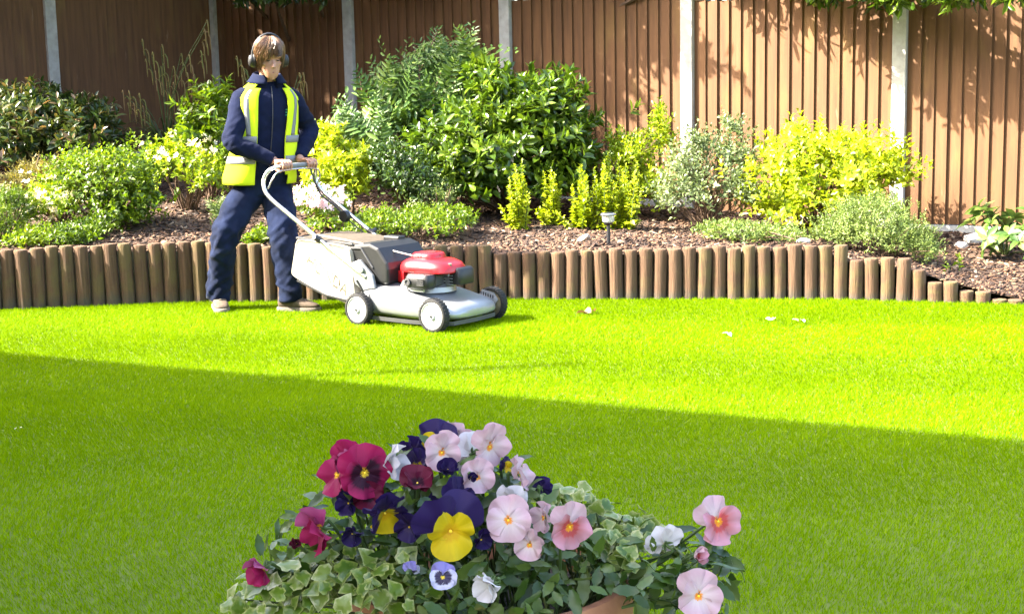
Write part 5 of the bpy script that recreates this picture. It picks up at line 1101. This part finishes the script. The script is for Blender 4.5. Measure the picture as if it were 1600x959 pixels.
cen = t.ramp(oi.outputs['Random'], [(.045, .095, .008), (.105, .165, .014), (.17, .22, .04)]); rim = t.ramp(oi.outputs['Random'], [(.22, .26, .05), (.36, .37, .13), (.48, .47, .26)])
k_ = t.math('ADD', t.math('MULTIPLY', sp.outputs[0], .75), t.math('MULTIPLY', t.math('SUBTRACT', t.noise(3.4, detail=4), .35), 1.1)); c = t.mix(t.ramp(k_, [(0, 0, 0), (1, 1, 1)], [.62, 1.0]), cen, rim); t.color(c); t.set(Roughness=.3)
tr = t.n('ShaderNodeBsdfTranslucent'); t.l(c, tr.inputs[0]); mx = t.n('ShaderNodeMixShader'); mx.inputs[0].default_value = .25; t.l(t.b.outputs[0], mx.inputs[1]); t.l(tr.outputs[0], mx.inputs[2]); t.l(mx.outputs[0], t.out.inputs[0]); LF_ivy = t.m
PLM = [pansy_leaf_mesh(k) for k in range(4)]; IVM = [ivy_leaf_mesh(k) for k in range(4)]
for m_ in PLM: m_.materials.append(LF_pansy)
for m_ in IVM: m_.materials.append(LF_ivy)
lrng = np.random.default_rng(23)
def leaves(plant, meshes, lst, n, size, stem_mat, face=.35, stems=True, seed=0, tips=None):
    lobes = lobes_px(lst); tp, dr = lobe_tips(lrng, lobes, n, .45, .3, -.75, .12); b = MB(); pl = np.array(plant.location); foot0 = np.array([POT[0], POT[1], POTZ-.035])
    for i in range(len(tp)):
        qx, qy = PX(tp[i])
        if 865 < qx < 995 and qy > 922 and tp[i][1] < POT[1]: continue      # the bare stretch of rim
        nm = nrmz(dr[i]*.6+np.array([0, -face, .5])+lrng.normal(0, .5, 3)); ax = nrmz(np.cross(nm, lrng.normal(0, 1, 3))+dr[i]*.5-np.array([0, 0, .25])); sd_ = nrmz(np.cross(ax, nm)); nm = np.cross(sd_, ax)
        s_ = size*lrng.uniform(.65, 1.25); o = bpy.data.objects.new('leaf', meshes[int(lrng.integers(len(meshes)))]); COL.objects.link(o); o.parent = plant; p = tp[i]-pl
        o.matrix_local = Matrix(((sd_[0]*s_, ax[0]*s_, nm[0]*s_, p[0]), (sd_[1]*s_, ax[1]*s_, nm[1]*s_, p[1]), (sd_[2]*s_, ax[2]*s_, nm[2]*s_, p[2]), (0, 0, 0, 1)))
        if i % (5 if abs(tp[i][0]-POT[0]) < .17 else 14) == 0:
            dv = tp[i]-foot0; dv[2] = 0; f0 = foot0 + dv*min(1, .12/max(np.linalg.norm(dv), .001))+np.array([lrng.normal(0, .02), lrng.normal(0, .02)+.03, 0]); md = np.array([f0[0]*.4+tp[i][0]*.6, f0[1]*.4+tp[i][1]*.6+.02, f0[2]*.6+tp[i][2]*.4]); b.tube([q-Vector(pl) for q in spline([f0, md, tp[i]], 4)], [.0018]*4+[.0013]*4+[.0008], 5, cap=False)
    b.build('stems', stem_mat, plant, True)['kind'] = 'stuff'
main = [(600, 815, 1.58, 85, 85, .10), (690, 800, 1.62, 115, 105, .13)]
leaves(pMg, PLM, [(560, 820, 1.58, 90, 80, .10), (480, 870, 1.56, 60, 45, .08)], 170, .029, M_stem_green)
leaves(pPy, PLM, [(690, 790, 1.60, 105, 95, .12), (690, 880, 1.50, 95, 70, .08)], 260, .029, M_stem_green)
leaves(pPk, PLM, [(800, 850, 1.56, 110, 90, .11), (880, 910, 1.53, 120, 60, .10), (1050, 905, 1.56, 75, 60, .09), (1115, 875, 1.6, 36, 26, .04)], 290, .031, M_stem_green)
leaves(pWh, PLM, [(760, 770, 1.62, 75, 70, .09), (800, 930, 1.47, 110, 45, .07), (970, 920, 1.5, 80, 50, .08)], 190, .029, M_stem_green)
leaves(pVi, PLM, [(690, 925, 1.45, 70, 40, .06), (1090, 900, 1.57, 55, 55, .06)], 90, .024, M_stem_green)
iv1 = empty('ivy_plant', (POT[0]-.08, POT[1]-.03, POTZ-.035), 0, 'variegated cream and green ivy trailing at the pot\'s left front', 'ivy')
leaves(iv1, IVM, [(540, 915, 1.50, 120, 50, .07), (430, 925, 1.52, 60, 34, .05), (620, 920, 1.46, 70, 42, .05), (480, 900, 1.53, 70, 34, .06), (385, 945, 1.53, 30, 12, .03), (570, 880, 1.5, 80, 24, .05)], 230, .0215, M_stem_green, face=.5)
iv2 = empty('ivy_plant', (POT[0]+.08, POT[1]+.02, POTZ-.035), 0, 'variegated ivy sprawling over the pot\'s right side behind pink pansies', 'ivy')
leaves(iv2, IVM, [(930, 825, 1.62, 90, 30, .07), (880, 788, 1.66, 55, 18, .06), (1000, 845, 1.62, 65, 32, .06), (960, 865, 1.57, 60, 30, .05)], 170, .0215, M_stem_green, face=.4)
